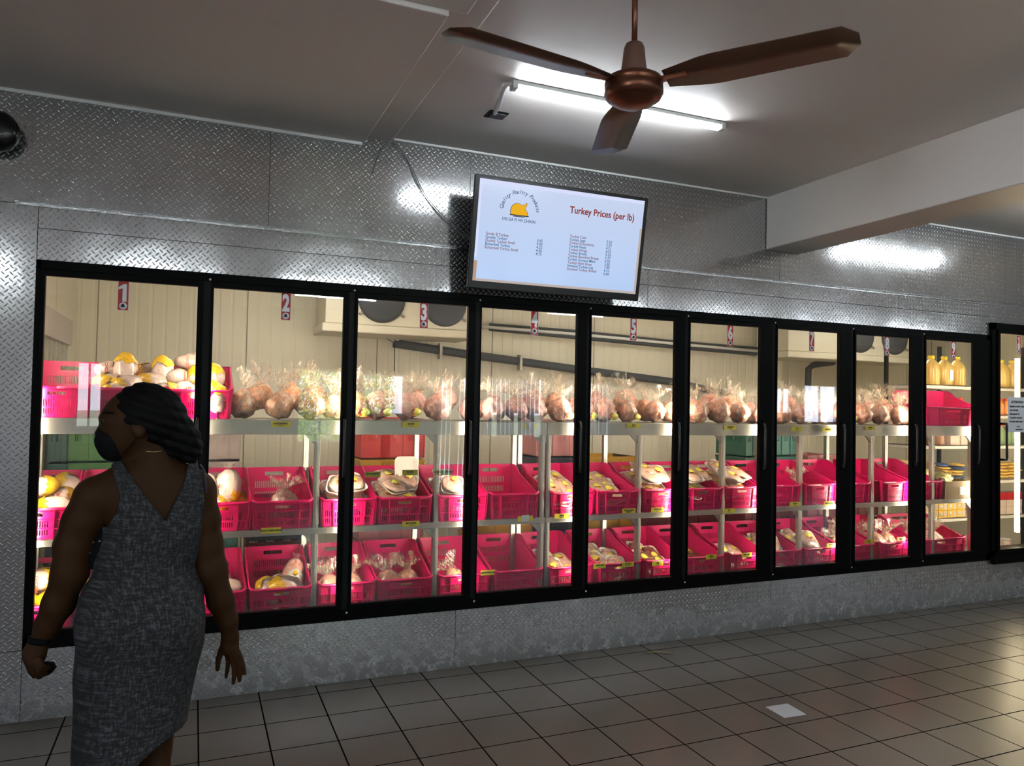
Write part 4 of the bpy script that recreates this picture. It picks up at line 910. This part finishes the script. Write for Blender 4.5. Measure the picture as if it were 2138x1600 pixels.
heap(('middle',4),8,.085,1,tiltmax=6,dz=.040); heap(('middle',5),9,.075,2,tiltmax=6,dz=.040); heap(('middle',6),7,.075,3,tiltmax=10)
heap(('middle',8),6,.085,4); heap(('middle',9),6,.08,5,tiltmax=14); heap(('middle',10),9,.10,6); heap(('middle',11),8,.10,7,tiltmax=12); heap(('middle',12),9,.09,8); heap(('middle',13),1,.09,9); heap(('middle',14),2,.04,10); heap(('middle',15),2,.07,11); heap(('middle',16),2,.05,12)
heap(('bottom',8),5,.055,21); heap(('bottom',9),5,.055,22,tiltmax=25); heap(('bottom',10),5,.055,23,True,tiltmax=25); heap(('bottom',11),4,.04,24,True); heap(('bottom',12),4,.05,25,tiltmax=25); heap(('bottom',13),7,.055,26); heap(('bottom',14),7,.06,27)
def bags_in(key,spots,v,words):
    for i,(x,y,z,sc) in enumerate(spots):
        p=CR[key].matrix_basis@Vector((x,y,z)); bag(v*3+i,'tied bag of meat, %s in the %s'%(words[i],cl(key)),p,i*77+20,sc,False,-10+9*i,'tied bags of meat in the pink crates')
bags_in(('bottom',4),[(-.06,.16,.01,1.1),(.07,.2,.01,1.0)],2,['left','right']); bags_in(('bottom',5),[(-.06,.14,.01,1.15),(.07,.22,.01,1.0)],2,['left','right']); bags_in(('bottom',6),[(0,.15,.01,1.0)],0,['alone'])
bags_in(('bottom',15),[(-.02,.13,.02,1.3),(.06,.3,.03,1.0)],0,['front','back']); bags_in(('bottom',16),[(-.05,.12,.04,1.2),(.09,.16,.05,1.0),(.0,.3,.04,1.0)],2,['front left','front right','back']); bags_in(('middle',14),[(.06,.3,.03,1)],1,['back'])
bags_in(('bottom',17),[(-.18,.14,.01,1.3),(.0,.16,.01,1.2),(.16,.2,.01,1.1)],1,['left','middle','right'])
bags_in(('middle',3),[(.03,.10,.06,1.0)],1,['front'])
# empty upright foam tray behind door three
q=at(847,995,'y',.36); o=thing('foam_tray','empty white foam tray standing upright among the meat trays behind door three','tray',(q.x,q.y,q.z+.03),(R(78),0,0)); l_=link('tray_shell',TR,None,o); l_.scale=(.75,1.3,1)
# cardboard box behind door nine
M['card']=simple('cardboard',(.42,.28,.12),.75,0,.1,5)
t_=thing('cardboard_box','open brown cardboard box beside the last pink crate on the middle shelf behind door nine','box',(6.90,.15,.870))
q=MB()
K=[(0,.15),(.12,.16),(.45,.30)]
for s in (-1,1): q.add([(s*.15+dx,y,z) for dx in (-.003,.003) for y,z in ((0,0),(.45,0),(.45,.30),(.12,.16),(0,.15))],[(0,1,2,3,4),(9,8,7,6,5),(0,5,6,1),(1,6,7,2),(2,7,8,3),(3,8,9,4),(4,9,5,0)])
q.box((-.15,-.003,0),(.15,.003,.15)); q.box((-.15,.447,0),(.15,.453,.30)); q.box((-.15,0,0),(.15,.45,.004)); q.build('carton',M['card'],t_)
q=MB(); q.box((.02,-.006,.03),(.10,-.0035,.10)); q.build('paper_label',M['paper'],t_)
M['foil']=simple('foil_pack',(.55,.50,.18),.25,.6,.3,30,.6)
me=blob(3,.10,.08,.06,.3,3,77); me.materials.append(M['foil'])
for i,(x,y,z) in enumerate(((-.05,.12,.06),(.06,.2,.08),(0,.32,.10))):
    o=link('foil_pack',me,None,None,loc=(6.90+x,.15+y,.872+z)); o.rotation_euler=(0,0,i*1.3); tag(o,'crinkled shiny pack, %s in the cardboard box behind door nine'%['front','middle','back'][i],'pack','shiny packs in the cardboard box')
# ================================================================ drinks rack behind doors nine and ten
RY0,RY1=.66,1.06; RX0,RX1=7.10,8.62
M['wshelf']=simple('white_wire',(.72,.68,.62),.4)
t=thing('drinks_shelving','white drinks shelving standing behind doors nine and ten','shelving')
LZ=[1.88,1.60,1.30,.955,.60,.22]
for z in LZ:
    q=MB(); q.box((RX0,RY0,z-.035),(RX1,RY0+.012,z)); q.box((RX0,RY1-.012,z-.03),(RX1,RY1,z)); q.box((RX0,RY0,z-.006),(RX1,RY1,z)); q.box((RX0,RY0,z-.035),(RX0+.012,RY1,z)); q.build('shelf',M['wshelf'],t)
for x in (RX0,RX0+.76,RX1-.03):
    for y in (RY0+.012,RY1): 
        q=MB(); q.box((x,y,.012),(x+.03,y+.03,2.3)); q.build('post',M['gasket'],t)
M['juice']=simple('juice_yellow',(.80,.55,.14),.2,0,0,Coat_Weight=.5); M['oj']=simple('juice_orange',(.80,.26,.03),.2,0,0,Coat_Weight=.5)
M['capy']=simple('cap_yellow',(.85,.62,.02),.35); M['capr']=simple('cap_red',(.70,.06,.02),.35)
def bottle(kind):
    q=MB(); s=1 if kind=='jug' else .55
    if kind=='jug': prof=[(.070,0),(.078,.008),(.078,.17),(.072,.20),(.045,.235),(.026,.25),(.024,.262)]; cap=[(.029,.256),(.030,.284),(.026,.287)]
    else: prof=[(.030,0),(.036,.005),(.036,.03),(.030,.055),(.037,.085),(.037,.11),(.020,.135),(.014,.15)]; cap=[(.016,.146),(.017,.168),(.012,.17)]
    q.lathe(prof,(0,0,0),22); c=MB(); c.lathe(cap,(0,0,0),18); return q.mesh(),c.mesh()
JM=bottle('jug'); JM[0].materials.append(M['juice']); JM[1].materials.append(M['capy']); SM=bottle('small'); SM[0].materials.append(M['oj']); SM[1].materials.append(M['capr'])
def put_bottle(ms,name,label,loc,group,lab=None):
    t=thing(name,label,'bottle',loc,(0,0,0),group); link('bottle_body',ms[0],None,t); link('cap',ms[1],None,t)
    if lab:
        q=MB(); q.box((-.025,-.0805,.05),(.025,-.079,.15)); q.build('printed_label',MATS['juice_orange'],t)
XL_=[(7.17,'nine'),(7.35,'nine'),(7.53,'nine'),(7.71,'nine'),(8.19,'ten'),(8.37,'ten'),(8.54,'ten')]
O4=['first','second','third','fourth']
for i,(x,d) in enumerate(XL_): put_bottle(JM,'juice_jug','%s large jug of pale yellow juice on the top drinks shelf behind door %s'%(O4[i%4],d),(x,RY0+.10,1.8805),'juice jugs on the top drinks shelf',i==2)
k=0
for d,xs_ in (('nine',[7.14+.082*i for i in range(8)]),('ten',[8.14+.082*i for i in range(5)])):
    for i,x in enumerate(xs_):
        for r in (0,1): put_bottle(SM,'juice_bottle','%s small red capped orange bottle, %s row, second drinks shelf, behind door %s'%(ORD[i].replace('leftmost','first'),['front','back'][r],d),(x,RY0+.06+.09*r,1.6005),'small juice bottles on the second drinks shelf')
M['jar']=simple('jar_brown',(.45,.26,.17),.25); M['boxp']=simple('box_pale',(.62,.50,.42),.5); M['boxy']=simple('box_yellow',(.80,.50,.02),.4); M['bluep']=simple('pack_blue',(.03,.08,.28),.35,0,.2,30,.4); M['yelp']=simple('pack_cheese',(.80,.52,.10),.35,0,.2,30,.4)
q=MB(); q.lathe([(.05,0),(.058,.01),(.055,.05),(.058,.10),(.05,.13),(.04,.14)],(0,0,0),20); jm=q.mesh(); jm.materials.append(M['jar']); q=MB(); q.lathe([(.044,.14),(.046,.158),(.04,.16)],(0,0,0),18); jc=q.mesh(); jc.materials.append(M['lemon'])
for i in range(3):
    t=thing('jar','brown filled jar with yellow lid, %s of three on the third drinks shelf'%['left','middle','right'][i],'jar',(RX0+.075+i*.13,RY0+.09,1.3005),(0,0,0),'jars on the third drinks shelf'); link('jar_body',jm,None,t); link('lid',jc,None,t)
def carton(name,w,d,h,mat,label,loc,group,band=None):
    q=MB(); q.box((-w/2,-d/2,0),(w/2,d/2,h)); o=q.build(name,M[mat],None,.003,loc); tag(o,label,'box',group)
    if band:
        q=MB(); q.box((w*.12,-d/2-.001,h*.1),(w/2-.002,-d/2,h*.9)); q.build('side_print',M[band],o)
        q=MB(); q.lathe([(h*.3,0),(h*.3,.001)],(-w*.2,-d/2-.0015,h*.5),16,'y'); q.build('round_print',M['paper'],o)
    return o
for i in range(2): carton('pale_carton',.13,.14,.14,'boxp','%s pale carton beside the jars on the third drinks shelf'%['left','right'][i],(RX0+.50+i*.145,RY0+.10,1.3005),'pale cartons on the third drinks shelf')
M['greenb']=simple('bottle_green',(.20,.30,.14),.2)
q=MB(); q.lathe([(.034,0),(.038,.006),(.038,.12),(.030,.15),(.015,.18),(.014,.20)],(0,0,0),18); gm=q.mesh(); gm.materials.append(M['greenb'])
for i in range(5):
    t=thing('green_bottle','%s pale green bottle on the third drinks shelf behind door ten'%ORD[i].replace('leftmost','first'),'bottle',(8.15+i*.09,RY0+.07,1.3005),(0,0,0),'green bottles on the third drinks shelf'); link('bottle_body',gm,None,t); link('cap',SM[1],None,t,loc=(0,0,.04))
for d,x0_,nc in (('nine',7.175,5),('ten',8.16,4)):
    for c in range(nc):
        for r in range(3):
            carton('yellow_carton' if d=='nine' else 'grey_carton',.120,.12,.070,'boxy' if d=='nine' else ('boxp' if r<2 else 'redst'),'%s carton, %s column, %s layer on the fifth drinks shelf behind door %s'%('yellow' if d=='nine' else ('pale' if r<2 else 'red'),ORD[c].replace('leftmost','first'),['bottom','middle','top'][r],d),(x0_+c*.128,RY0+.09,.6005+r*.0712),'cartons stacked on the fifth drinks shelf','boxp' if d=='nine' else None)
pk=blob(3,.09,.07,.016,.25,2.5,3); pb=pk.copy(); pk.materials.append(M['yelp']); pb.materials.append(M['bluep'])
rnd=random.Random(3)
for d,x0_,nc in (('nine',7.20,4),('ten',8.20,3)):
    for i in range(nc*5):
        col=i%3!=0; c=i%nc; l=i//nc
        o=link('cheese_pack' if col else 'blue_pack',pk if col else pb,None,None,loc=(x0_+c*.17+rnd.uniform(-.02,.02),RY0+.12+rnd.uniform(-.02,.03),.957+l*.032)); o.rotation_euler=(R(rnd.uniform(-6,6)),0,rnd.uniform(0,3))
        tag(o,'%s flat pack, %s column, %s layer on the fourth drinks shelf behind door %s'%(['blue','yellow'][col],ORD[c].replace('leftmost','first'),['bottom','second','third','fourth','top'][l],d),'pack','flat packs piled on the fourth drinks shelf')
q=MB(); q.lathe([(.045,0),(.048,.006),(.048,.10),(.042,.11)],(0,0,0),20); cm=q.mesh(); cm.materials.append(M['boxp']); q=MB(); q.lathe([(.047,.108),(.047,.12),(.044,.121)],(0,0,0),18); cc=q.mesh(); cc.materials.append(M['white'])
for i,x in enumerate((7.17,7.29,7.41,7.53,7.65,8.17,8.30,8.43)):
    t=thing('food_tub','%s pale tub with white lid on the bottom drinks shelf behind door %s'%(ORD[i%5].replace('leftmost','first'),'nine' if i<5 else 'ten'),'tub',(x,RY0+.09,.2205),(0,0,0),'tubs on the bottom drinks shelf'); link('tub_body',cm,None,t); link('lid',cc,None,t)
# ================================================================ the customer
def sdf_mesh(fn,lo,hi,h,name='sdf'):
    lo=np.array(lo,float); n=(np.ceil((np.array(hi)-lo)/h/4).astype(int)*4)+1
    nb=(n-1)//4; cc=[lo[i]+(np.arange(nb[i])*4+2)*h for i in range(3)]
    G=np.meshgrid(*cc,indexing='ij'); cd_=fn(G[0].ravel(),G[1].ravel(),G[2].ravel()).reshape(nb)
    up=lambda a:np.pad(a.repeat(4,0).repeat(4,1).repeat(4,2),((0,1),)*3,mode='edge')
    act=np.abs(cd_)<h*4*1.25
    A=act.copy()
    for ax in range(3):
        A|=np.roll(act,1,ax)
    m=up(A); F=up(np.where(cd_<0,-1.0,1.0)).astype(np.float32)
    for ax in range(3): m|=np.roll(m,1,ax)
    I=np.argwhere(m); P_=lo+I*h; F[m]=fn(P_[:,0],P_[:,1],P_[:,2])
    F[0]=F[-1]=1;F[:,0]=F[:,-1]=1;F[:,:,0]=F[:,:,-1]=1
    S_=F<0; c=[S_[i:S_.shape[0]-1+i,j:S_.shape[1]-1+j,k:S_.shape[2]-1+k] for i in (0,1) for j in (0,1) for k in (0,1)]
    s=sum(q.astype(np.int8) for q in c); cell=(s>0)&(s<8); idx=-np.ones(cell.shape,int); L=np.argwhere(cell); idx[cell]=np.arange(len(L))
    acc=np.zeros((len(L),3)); cnt=np.zeros(len(L))
    cor=[(i,j,k) for i in (0,1) for j in (0,1) for k in (0,1)]
    val={q:F[L[:,0]+q[0],L[:,1]+q[1],L[:,2]+q[2]] for q in cor}
    for a in cor:
        for b_ in cor:
            if sum(abs(a[i]-b_[i]) for i in range(3))==1 and a<b_:
                va,vb=val[a],val[b_]; cr=(va<0)!=(vb<0); t=np.where(cr,va/np.where(cr,va-vb,1),0)
                for i in range(3): acc[:,i]+=np.where(cr,a[i]+t*(b_[i]-a[i]),0)
                cnt+=cr
    V=lo+(L+acc/cnt[:,None])*h; faces=[]
    for ax in range(3):
        sl0=[slice(1,-1)]*3; sl1=[slice(1,-1)]*3; sl0[ax]=slice(0,-1); sl1[ax]=slice(1,None)
        a=S_[tuple(sl0)]; b_=S_[tuple(sl1)]
        for d_,mk in ((0,a&~b_),(1,~a&b_)):
            E=np.argwhere(mk); 
            for i in range(3):
                if i!=ax: E[:,i]+=1
            u,w=[(1,2),(2,0),(0,1)][ax]
            def at_(du,dw):
                q=E.copy(); q[:,u]-=du; q[:,w]-=dw; return idx[q[:,0],q[:,1],q[:,2]]
            Q=np.stack([at_(1,1),at_(0,1),at_(0,0),at_(1,0)],1)
            faces.append(Q if d_==0 else Q[:,::-1])
    Fc=np.concatenate(faces); Fc=Fc[(Fc>=0).all(1)]
    me=bpy.data.meshes.new(name); me.from_pydata(V.tolist(),[],Fc.tolist()); me.update(); me.shade_smooth(); return me
def cone(X,a,ra,b_,rb):
    a=np.array(a);b_=np.array(b_); ab=b_-a; L=ab@ab; px_=X[0]-a[0];py_=X[1]-a[1];pz=X[2]-a[2]
    t=np.clip((px_*ab[0]+py_*ab[1]+pz*ab[2])/L,0,1)
    return np.sqrt((px_-t*ab[0])**2+(py_-t*ab[1])**2+(pz-t*ab[2])**2)-(ra+(rb-ra)*t)
def ell(X,c,r):
    k=np.sqrt(((X[0]-c[0])/r[0])**2+((X[1]-c[1])/r[1])**2+((X[2]-c[2])/r[2])**2); return (k-1)*min(r)*(.6+.4*1)
def smin(a,b_,k):
    h=np.clip(.5+.5*(b_-a)/k,0,1); return b_+(a-b_)*h-k*h*(1-h)
def polysd(x,z,pts):
    d=np.full(x.shape,1e9); ins=np.zeros(x.shape,bool)
    for (ax,az),(bx_,bz) in zip(pts,pts[1:]+pts[:1]):
        ex,ez=bx_-ax,bz-az; t=np.clip(((x-ax)*ex+(z-az)*ez)/(ex*ex+ez*ez),0,1); d=np.minimum(d,(x-ax-t*ex)**2+(z-az-t*ez)**2)
        c=(az>z)!=(bz>z); 
        if abs(ez)>1e-9: ins^=c&(x<ax+(z-az)*ex/ez)
    return np.where(ins,-1,1)*np.sqrt(d)
WY=-1.93
def w(px,py,dy=0): 
    p=at(px,py,'y',WY+dy); return (p.x,p.y,p.z)
PX=.00141
SEC=[(985,262,402,.060),(1010,236,424,.080),(1050,225,426,.098),(1100,221,428,.112),(1140,212,418,.108),(1185,196,409,.104),(1240,171,421,.122),(1300,164,424,.138),(1350,162,422,.138),(1403,156,409,.132),(1450,157,400,.128),(1500,155,392,.128),(1560,150,386,.13),(1660,150,382,.13)]
sz=[];sc_=[];sa=[];sb=[];
for py,l,r,b_ in SEC:
    L_=w(l,py); R__=w(r,py); sz.append((L_[2]+R__[2])/2); sc_.append((L_[0]+R__[0])/2); sa.append((R__[0]-L_[0])/2); sb.append(b_)
sz=np.array(sz)[::-1];sc_=np.array(sc_)[::-1];sa=np.array(sa)[::-1];sb=np.array(sb)[::-1]
BUT=[(w(235,1300,-.075),(.085,.075,.095)),(w(350,1300,-.075),(.085,.075,.095))]
def torso(X,off=0):
    a=np.interp(X[2],sz,sa)+off; b_=np.interp(X[2],sz,sb)+off; c=np.interp(X[2],sz,sc_)
    u=(X[0]-c)/a; v=(X[1]-WY-.01)/b_; k=(np.abs(u)**2.3+np.abs(v)**2.3)**(1/2.3)
    return (k-1)*np.minimum(a,b_)
def fingers(X,d,chains,k=.006):
    for ch in chains:
        f=None
        for (a,ra),(b_,rb) in zip(ch[:-1],ch[1:]):
            q=cone(X,a,ra,b_,rb); f=q if f is None else np.minimum(f,q)
        d=smin(d,f,k)
    return d
# right hand (screen right), open and swinging
RH=[[(w(492,1352,.00),.0085),(w(503,1375,.0),.0078),(w(508,1392,.004),.0070),(w(511,1407,.010),.0058)],
    [(w(486,1356,.004),.009),(w(498,1385,.004),.0082),(w(500,1404,.010),.0074),(w(500,1422,.018),.006)],
    [(w(479,1357,.010),.009),(w(488,1388,.012),.0082),(w(489,1408,.018),.0074),(w(487,1427,.026),.006)],
    [(w(473,1354,.018),.0082),(w(476,1382,.024),.0075),(w(475,1398,.030),.0068),(w(472,1414,.036),.0055)],
    [(w(472,1338,.012),.011),(w(462,1358,.026),.010),(w(456,1378,.030),.0088),(w(454,1398,.030),.007)]]
# left hand (screen left), fingers curled around a dark purse or keys
LH=[[(w(58,1380,.0),.0085),(w(63,1400,.010),.0082),(w(72,1412,.024),.0075),(w(82,1410,.034),.006)],
    [(w(65,1384,-.006),.0088),(w(71,1404,-.002),.0082),(w(82,1414,.010),.0075),(w(92,1408,.022),.006)],
    [(w(73,1382,-.010),.0088),(w(80,1400,-.012),.0082),(w(91,1408,.0),.0075),(w(99,1402,.012),.006)],
    [(w(80,1376,-.010),.008),(w(88,1390,-.014),.0072),(w(97,1397,-.004),.0065),(w(103,1393,.006),.0055)],
    [(w(62,1358,.016),.011),(w(60,1375,.030),.0095),(w(68,1392,.040),.0085),(w(80,1400,.040),.007)]]
def body(x,y,z):
    X=(x,y,z)
    d=torso(X,-.012); d=np.maximum(d,z-w(300,1000)[2]); d=np.maximum(d,w(300,1420)[2]-z)
    d=smin(d,cone(X,w(322,935,.0),.050,w(318,990,.0),.056),.03)
    for s in ((204,1032),(410,1022)):
        d=smin(d,cone(X,w(318,985,.005),.050,w(*s,.0),.050),.045)
    d=smin(d,ell(X,w(318,1040,.01),(.135,.085,.10)),.04)
    # arms
    A=[(w(196,1042),.056),(w(172,1090),.050),(w(152,1140),.046),(w(146,1195,-.005),.044),(w(122,1262,.010),.040),(w(100,1305,.02),.031),(w(84,1340,.025),.0235)]
    B=[(w(409,1032),.054),(w(424,1085),.046),(w(432,1140),.044),(w(443,1190,-.005),.040),(w(461,1255,.0),.035),(w(474,1295,.005),.028),(w(481,1326,.008),.0225)]
    for ch in (A,B):
        for (a,ra),(b_,rb) in zip(ch[:-1],ch[1:]): d=smin(d,cone(X,a,ra,b_,rb),.022)
    # palms
    d=smin(d,ell(X,w(72,1366,.012),(.031,.020,.037)),.016); d=smin(d,ell(X,w(480,1344,.010),(.027,.017,.034)),.014)
    d=fingers(X,d,RH); d=fingers(X,d,LH)
    # head
    h=ell(X,w(300,872,.0),(.092,.074,.098)); h=smin(h,ell(X,w(262,882,0),(.064,.064,.070)),.03); h=smin(h,ell(X,w(262,922,0),(.056,.052,.046)),.03)
    h=smin(h,ell(X,w(240,944,0),(.026,.028,.020)),.02); h=smin(h,ell(X,w(224,873,0),(.018,.040,.012)),.015)
    h=smin(h,cone(X,w(219,884,0),.008,w(208,905,0),.013),.012); h=smin(h,ell(X,w(222,925,0),(.018,.026,.014)),.012)
    for s in (-1,1): h=-smin(-h,ell(X,w(228,886,s*.032),(.012,.014,.009))*-1*-1+.0,.008) if False else h
    d=smin(d,h,.02)
    e=ell(X,w(291,893,-.074),(.020,.010,.030)); e=-smin(-e,ell(X,w(291,891,-.084),(.012,.008,.018)),.004); d=smin(d,e,.006)
    # legs and feet
    for hip,kn,an,toe in (((345,1340,.0),(322,1560,.02),(325,1830,-.14),(322,1900,-.02)),((240,1340,.0),(272,1590,.10),(262,1850,.10),(258,1880,.26))):
        H,K,N=w(*hip),w(*kn),w(*an); N=(N[0],N[1],.085); T=(w(*toe)[0],w(*toe)[1],.030)
        c=((K[0]+N[0])/2,(K[1]+N[1])/2-.012,(K[2]*.6+N[2]*.4))
        for a,ra,b_,rb in ((H,.080,K,.047),(K,.044,c,.046),(c,.046,N,.030),(N,.034,(N[0],N[1]-.03,.04),.030),(N,.034,T,.026)): d=smin(d,cone(X,a,ra,b_,rb),.02)
    return d
def skinmat():
    t=NT('skin'); p=t.co(); n=t.noise(p,9,4); return t.done(t.bsdf(t.mix(n,(.030,.013,.0045),(.042,.019,.007)),.6,0,t.bump(t.noise(p,90,3),.15,.002),Specular_IOR_Level=.12,Subsurface_Weight=.05,Subsurface_Radius=(.01,.004,.002)))
M['skin']=skinmat()
M['hair']=simple('black_hair',(.002,.0018,.0018),.7,0,0,8,0,Specular_IOR_Level=.12)
M['cloth']=simple('black_cloth',(.003,.003,.0035),.8,0,0,8,0,Specular_IOR_Level=.15)
t=NT('tweed_dress'); p=t.co(); X_,Y_,Z_=t.xyz(p)
def wv(q,f): return t.math('ADD',t.math('MULTIPLY',t.math('SINE',t.math('MULTIPLY',q,f)),.5),.5)
sh=t.math('ADD',X_,t.math('MULTIPLY',Y_,.8))
def an(a,b_,sc,d_=2):
    cb=t.n('ShaderNodeCombineXYZ'); t.set(cb.inputs[0],t.math('MULTIPLY',sh,a)); t.set(cb.inputs[2],t.math('MULTIPLY',Z_,b_)); return t.noise(cb.outputs[0],sc,d_,.6)
va=an(1,.25,165); ha=an(.25,1,140); v_=t.math('ADD',t.math('MULTIPLY',va,.5),t.math('MULTIPLY',ha,.5)); v_=t.math('ADD',v_,t.math('MULTIPLY',t.math('SUBTRACT',t.noise(p,230,2),.5),.22))
col=t.ramp(v_,[(.41,(.005,.005,.006)),(.50,(.014,.0145,.016)),(.62,(.062,.066,.074))])
M['tweed']=t.done(t.bsdf(col,.85,0,t.bump(v_,.6,.003)))
man=thing('person','woman in a sleeveless grey tweed dress and black face mask looking left past the doors','person',(w(300,1600)[0],WY,0))
OFF=Vector(man.location)
def plink(name,me,mat):
    for v in me.vertices: v.co=v.co-OFF
    me.materials.append(mat); return link(name,me,None,man)
lo=(w(20,900)[0],WY-.30,-.02); hi=(w(540,900)[0],WY+.42,1.72)
plink('body',sdf_mesh(body,lo,hi,.0045,'body'),M['skin'])
q_=lambda L:[(w(a,b_)[0],w(a,b_)[2]) for a,b_ in L]
DP=q_([(228,962),(256,962),(290,1008),(347,1079),(383,1012),(394,966),(412,966),(424,1010),(431,1088),(700,1090),(700,1499),(388,1500),(363,1507),(332,1527),(298,1556),(267,1593),(215,1630),(150,1648),(-200,1650),(-200,1098),(226,1098),(250,1060),(256,1028),(244,995)])
def dress(x,y,z):
    X=(x,y,z); d=torso(X,.006)
    for c,r in BUT: d=smin(d,ell(X,c,r),.05)
    for s in ((204,1032),(410,1022)): d=smin(d,cone(X,w(318,985,.005),.058,w(*s,.0),.056),.045)
    d=smin(d,ell(X,w(318,1040,.01),(.140,.092,.105)),.04)
    fold=.005*np.sin(38*(x+.4*y)+3*z)*np.clip((1.0-z)/.5,0,1)+.004*np.sin(55*z+20*x)*np.exp(-((z-w(300,1195)[2])/.06)**2)
    d=d+fold
    d=np.maximum(d,-(d+.012)*1.0) if False else d
    inner=-(d+.010)
    m=polysd(x,z,DP); low=w(300,1420)[2]
    d=np.where(z<low,np.maximum(d,inner),d)
    return np.maximum(d,m)
plink('dress',sdf_mesh(dress,(w(120,900)[0],WY-.22,.40),(w(470,900)[0],WY+.24,1.50),.0045,'dress'),M['tweed'])
def hair(x,y,z):
    X=(x,y,z); d=ell(X,w(306,866,.0),(.098,.086,.095)); d=smin(d,ell(X,w(345,885,0),(.062,.078,.075)),.03)
    d=smin(d,ell(X,w(385,915,-.01),(.045,.055,.050)),.025); d=smin(d,ell(X,w(396,940,-.01),(.036,.050,.040)),.02); d=smin(d,ell(X,w(362,930,0),(.035,.055,.035)),.02)
    face=ell(X,w(234,905,0),(.050,.12,.052)); d=np.maximum(d,-face); d=np.maximum(d,-ell(X,w(286,908,-.06),(.030,.05,.034)))
    br=np.abs(np.sin(105*(z+.35*x)))*.0045+.0012*np.sin(150*x+90*y)*np.sin(120*z+60*x)
    return d-br+.003
plink('hair',sdf_mesh(hair,(w(225,900)[0],WY-.12,w(300,985)[2]),(w(435,900)[0],WY+.12,w(300,785)[2]),.0035,'hair'),M['hair'])
def mask(x,y,z):
    X=(x,y,z); d=ell(X,w(236,922,0),(.047,.056,.050)); d=smin(d,cone(X,w(219,890,0),.012,w(208,908,0),.015),.02); d=smin(d,ell(X,w(240,945,0),(.030,.034,.022)),.02)
    m=polysd(x,z,q_([(212,880),(247,896),(246,925),(266,944),(258,966),(232,970),(215,958),(195,925)]))
    return np.maximum(d+.0005*np.sin((z+.2*x)*330),m)
plink('face_mask',sdf_mesh(mask,(w(190,900)[0],WY-.08,w(300,975)[2]),(w(275,900)[0],WY+.08,w(300,875)[2]),.003,'mask'),M['cloth'])
def ptube(name,pts,r,mat,n=8):
    b=MB(); b.tube([Vector(p)-OFF for p in pts],r,n); return b.build(name,mat,man)
ptube('mask_loop',[w(245,898,-.048),w(262,892,-.068),w(284,887,-.080)],.0016,M['cloth']); ptube('mask_loop',[w(258,946,-.046),w(272,932,-.062),w(287,912,-.078)],.0016,M['cloth'])
M['goldc']=simple('gold_chain',(.55,.40,.18),.25,1)
ptube('necklace',[w(296,946,-.040),w(306,943,-.050),w(320,944,-.056),w(335,943,-.050),w(345,941,-.040)],.0015,M['goldc'])
b=MB(); c=Vector(w(85,1338,.025))-OFF; ax=(Vector(w(84,1352,.02))-Vector(w(92,1322,.025))).normalized(); b.tube([c-ax*.009,c+ax*.009],.0325,20); b.build('wrist_band',M['cloth'],man)
b=MB(); c=Vector(w(92,1402,.018))-OFF; 
me=blob(2,.028,.018,.022,.3,2,5)
o=link('dark_purse',me,M['cloth'],None,loc=Vector(w(92,1400,.018))-Vector((0,0,.018))); tag(o,'small black item held in the woman\'s left hand, beside her wrist band','purse')
bg=thing('handbag','small black handbag hanging between the woman\'s left arm and waist','bag',w(208,1140,.03))
OB=Vector(bg.location)
def bagf(x,y,z):
    d=np.maximum(np.maximum(np.abs(x-OB.x)-.036,np.abs(y-OB.y)-.040),np.abs(z-OB.z)-.052)-.008; return d+.002*np.sin(80*z)
me=sdf_mesh(bagf,(OB.x-.07,OB.y-.07,OB.z-.09),(OB.x+.07,OB.y+.07,OB.z+.09),.005,'bag')
for v in me.vertices: v.co-=OB
me.materials.append(M['cloth']); link('bag_body',me,None,bg)
M['strapb']=simple('navy_strap',(.012,.012,.03),.5)
b=MB(); b.tube([Vector(p)-OB for p in (w(430,1042,-.045),w(430,1010,-.060),w(426,984,-.035),w(418,972,.01),w(400,985,.07),w(350,1060,.135),w(270,1120,.135),w(222,1100,.06),w(214,1100,.04))],.0035,8); b.build('shoulder_strap',M['strapb'],bg)
q=MB()
for dx,dz in ((-.012,.02),(.004,.022),(-.02,-.01),(.016,.018)): q.box((dx-.002,-.051,dz-.002),(dx+.002,-.048,dz+.002))
q.build('stud',M['alu'],bg)

M['eyew']=simple('eye_white',(.045,.036,.030),.4); M['iris']=simple('dark_iris',(.01,.006,.004),.2)
for sgn in (-1,1):
    c=Vector(w(221,878,sgn*.0385))-OFF; q=MB(); q.lathe([(.0005,-.010),(.006,-.0085),(.0095,-.004),(.0105,0),(.0095,.004),(.006,.0085),(.0005,.010)],tuple(c),16); e_=q.build('eye',M['eyew'],man)
    q=MB(); q.lathe([(.0005,-.0048),(.004,-.003),(.0048,0),(.004,.003),(.0005,.0048)],(c.x-.0075,c.y+sgn*.004,c.z),12); q.build('iris',M['iris'],e_)
    b=MB(); b.tube([Vector(w(213,866,sgn*.026))-OFF,Vector(w(219,861,sgn*.047))-OFF,Vector(w(236,863,sgn*.068))-OFF],.0024,6); b.build('eyebrow',M['hair'],man)
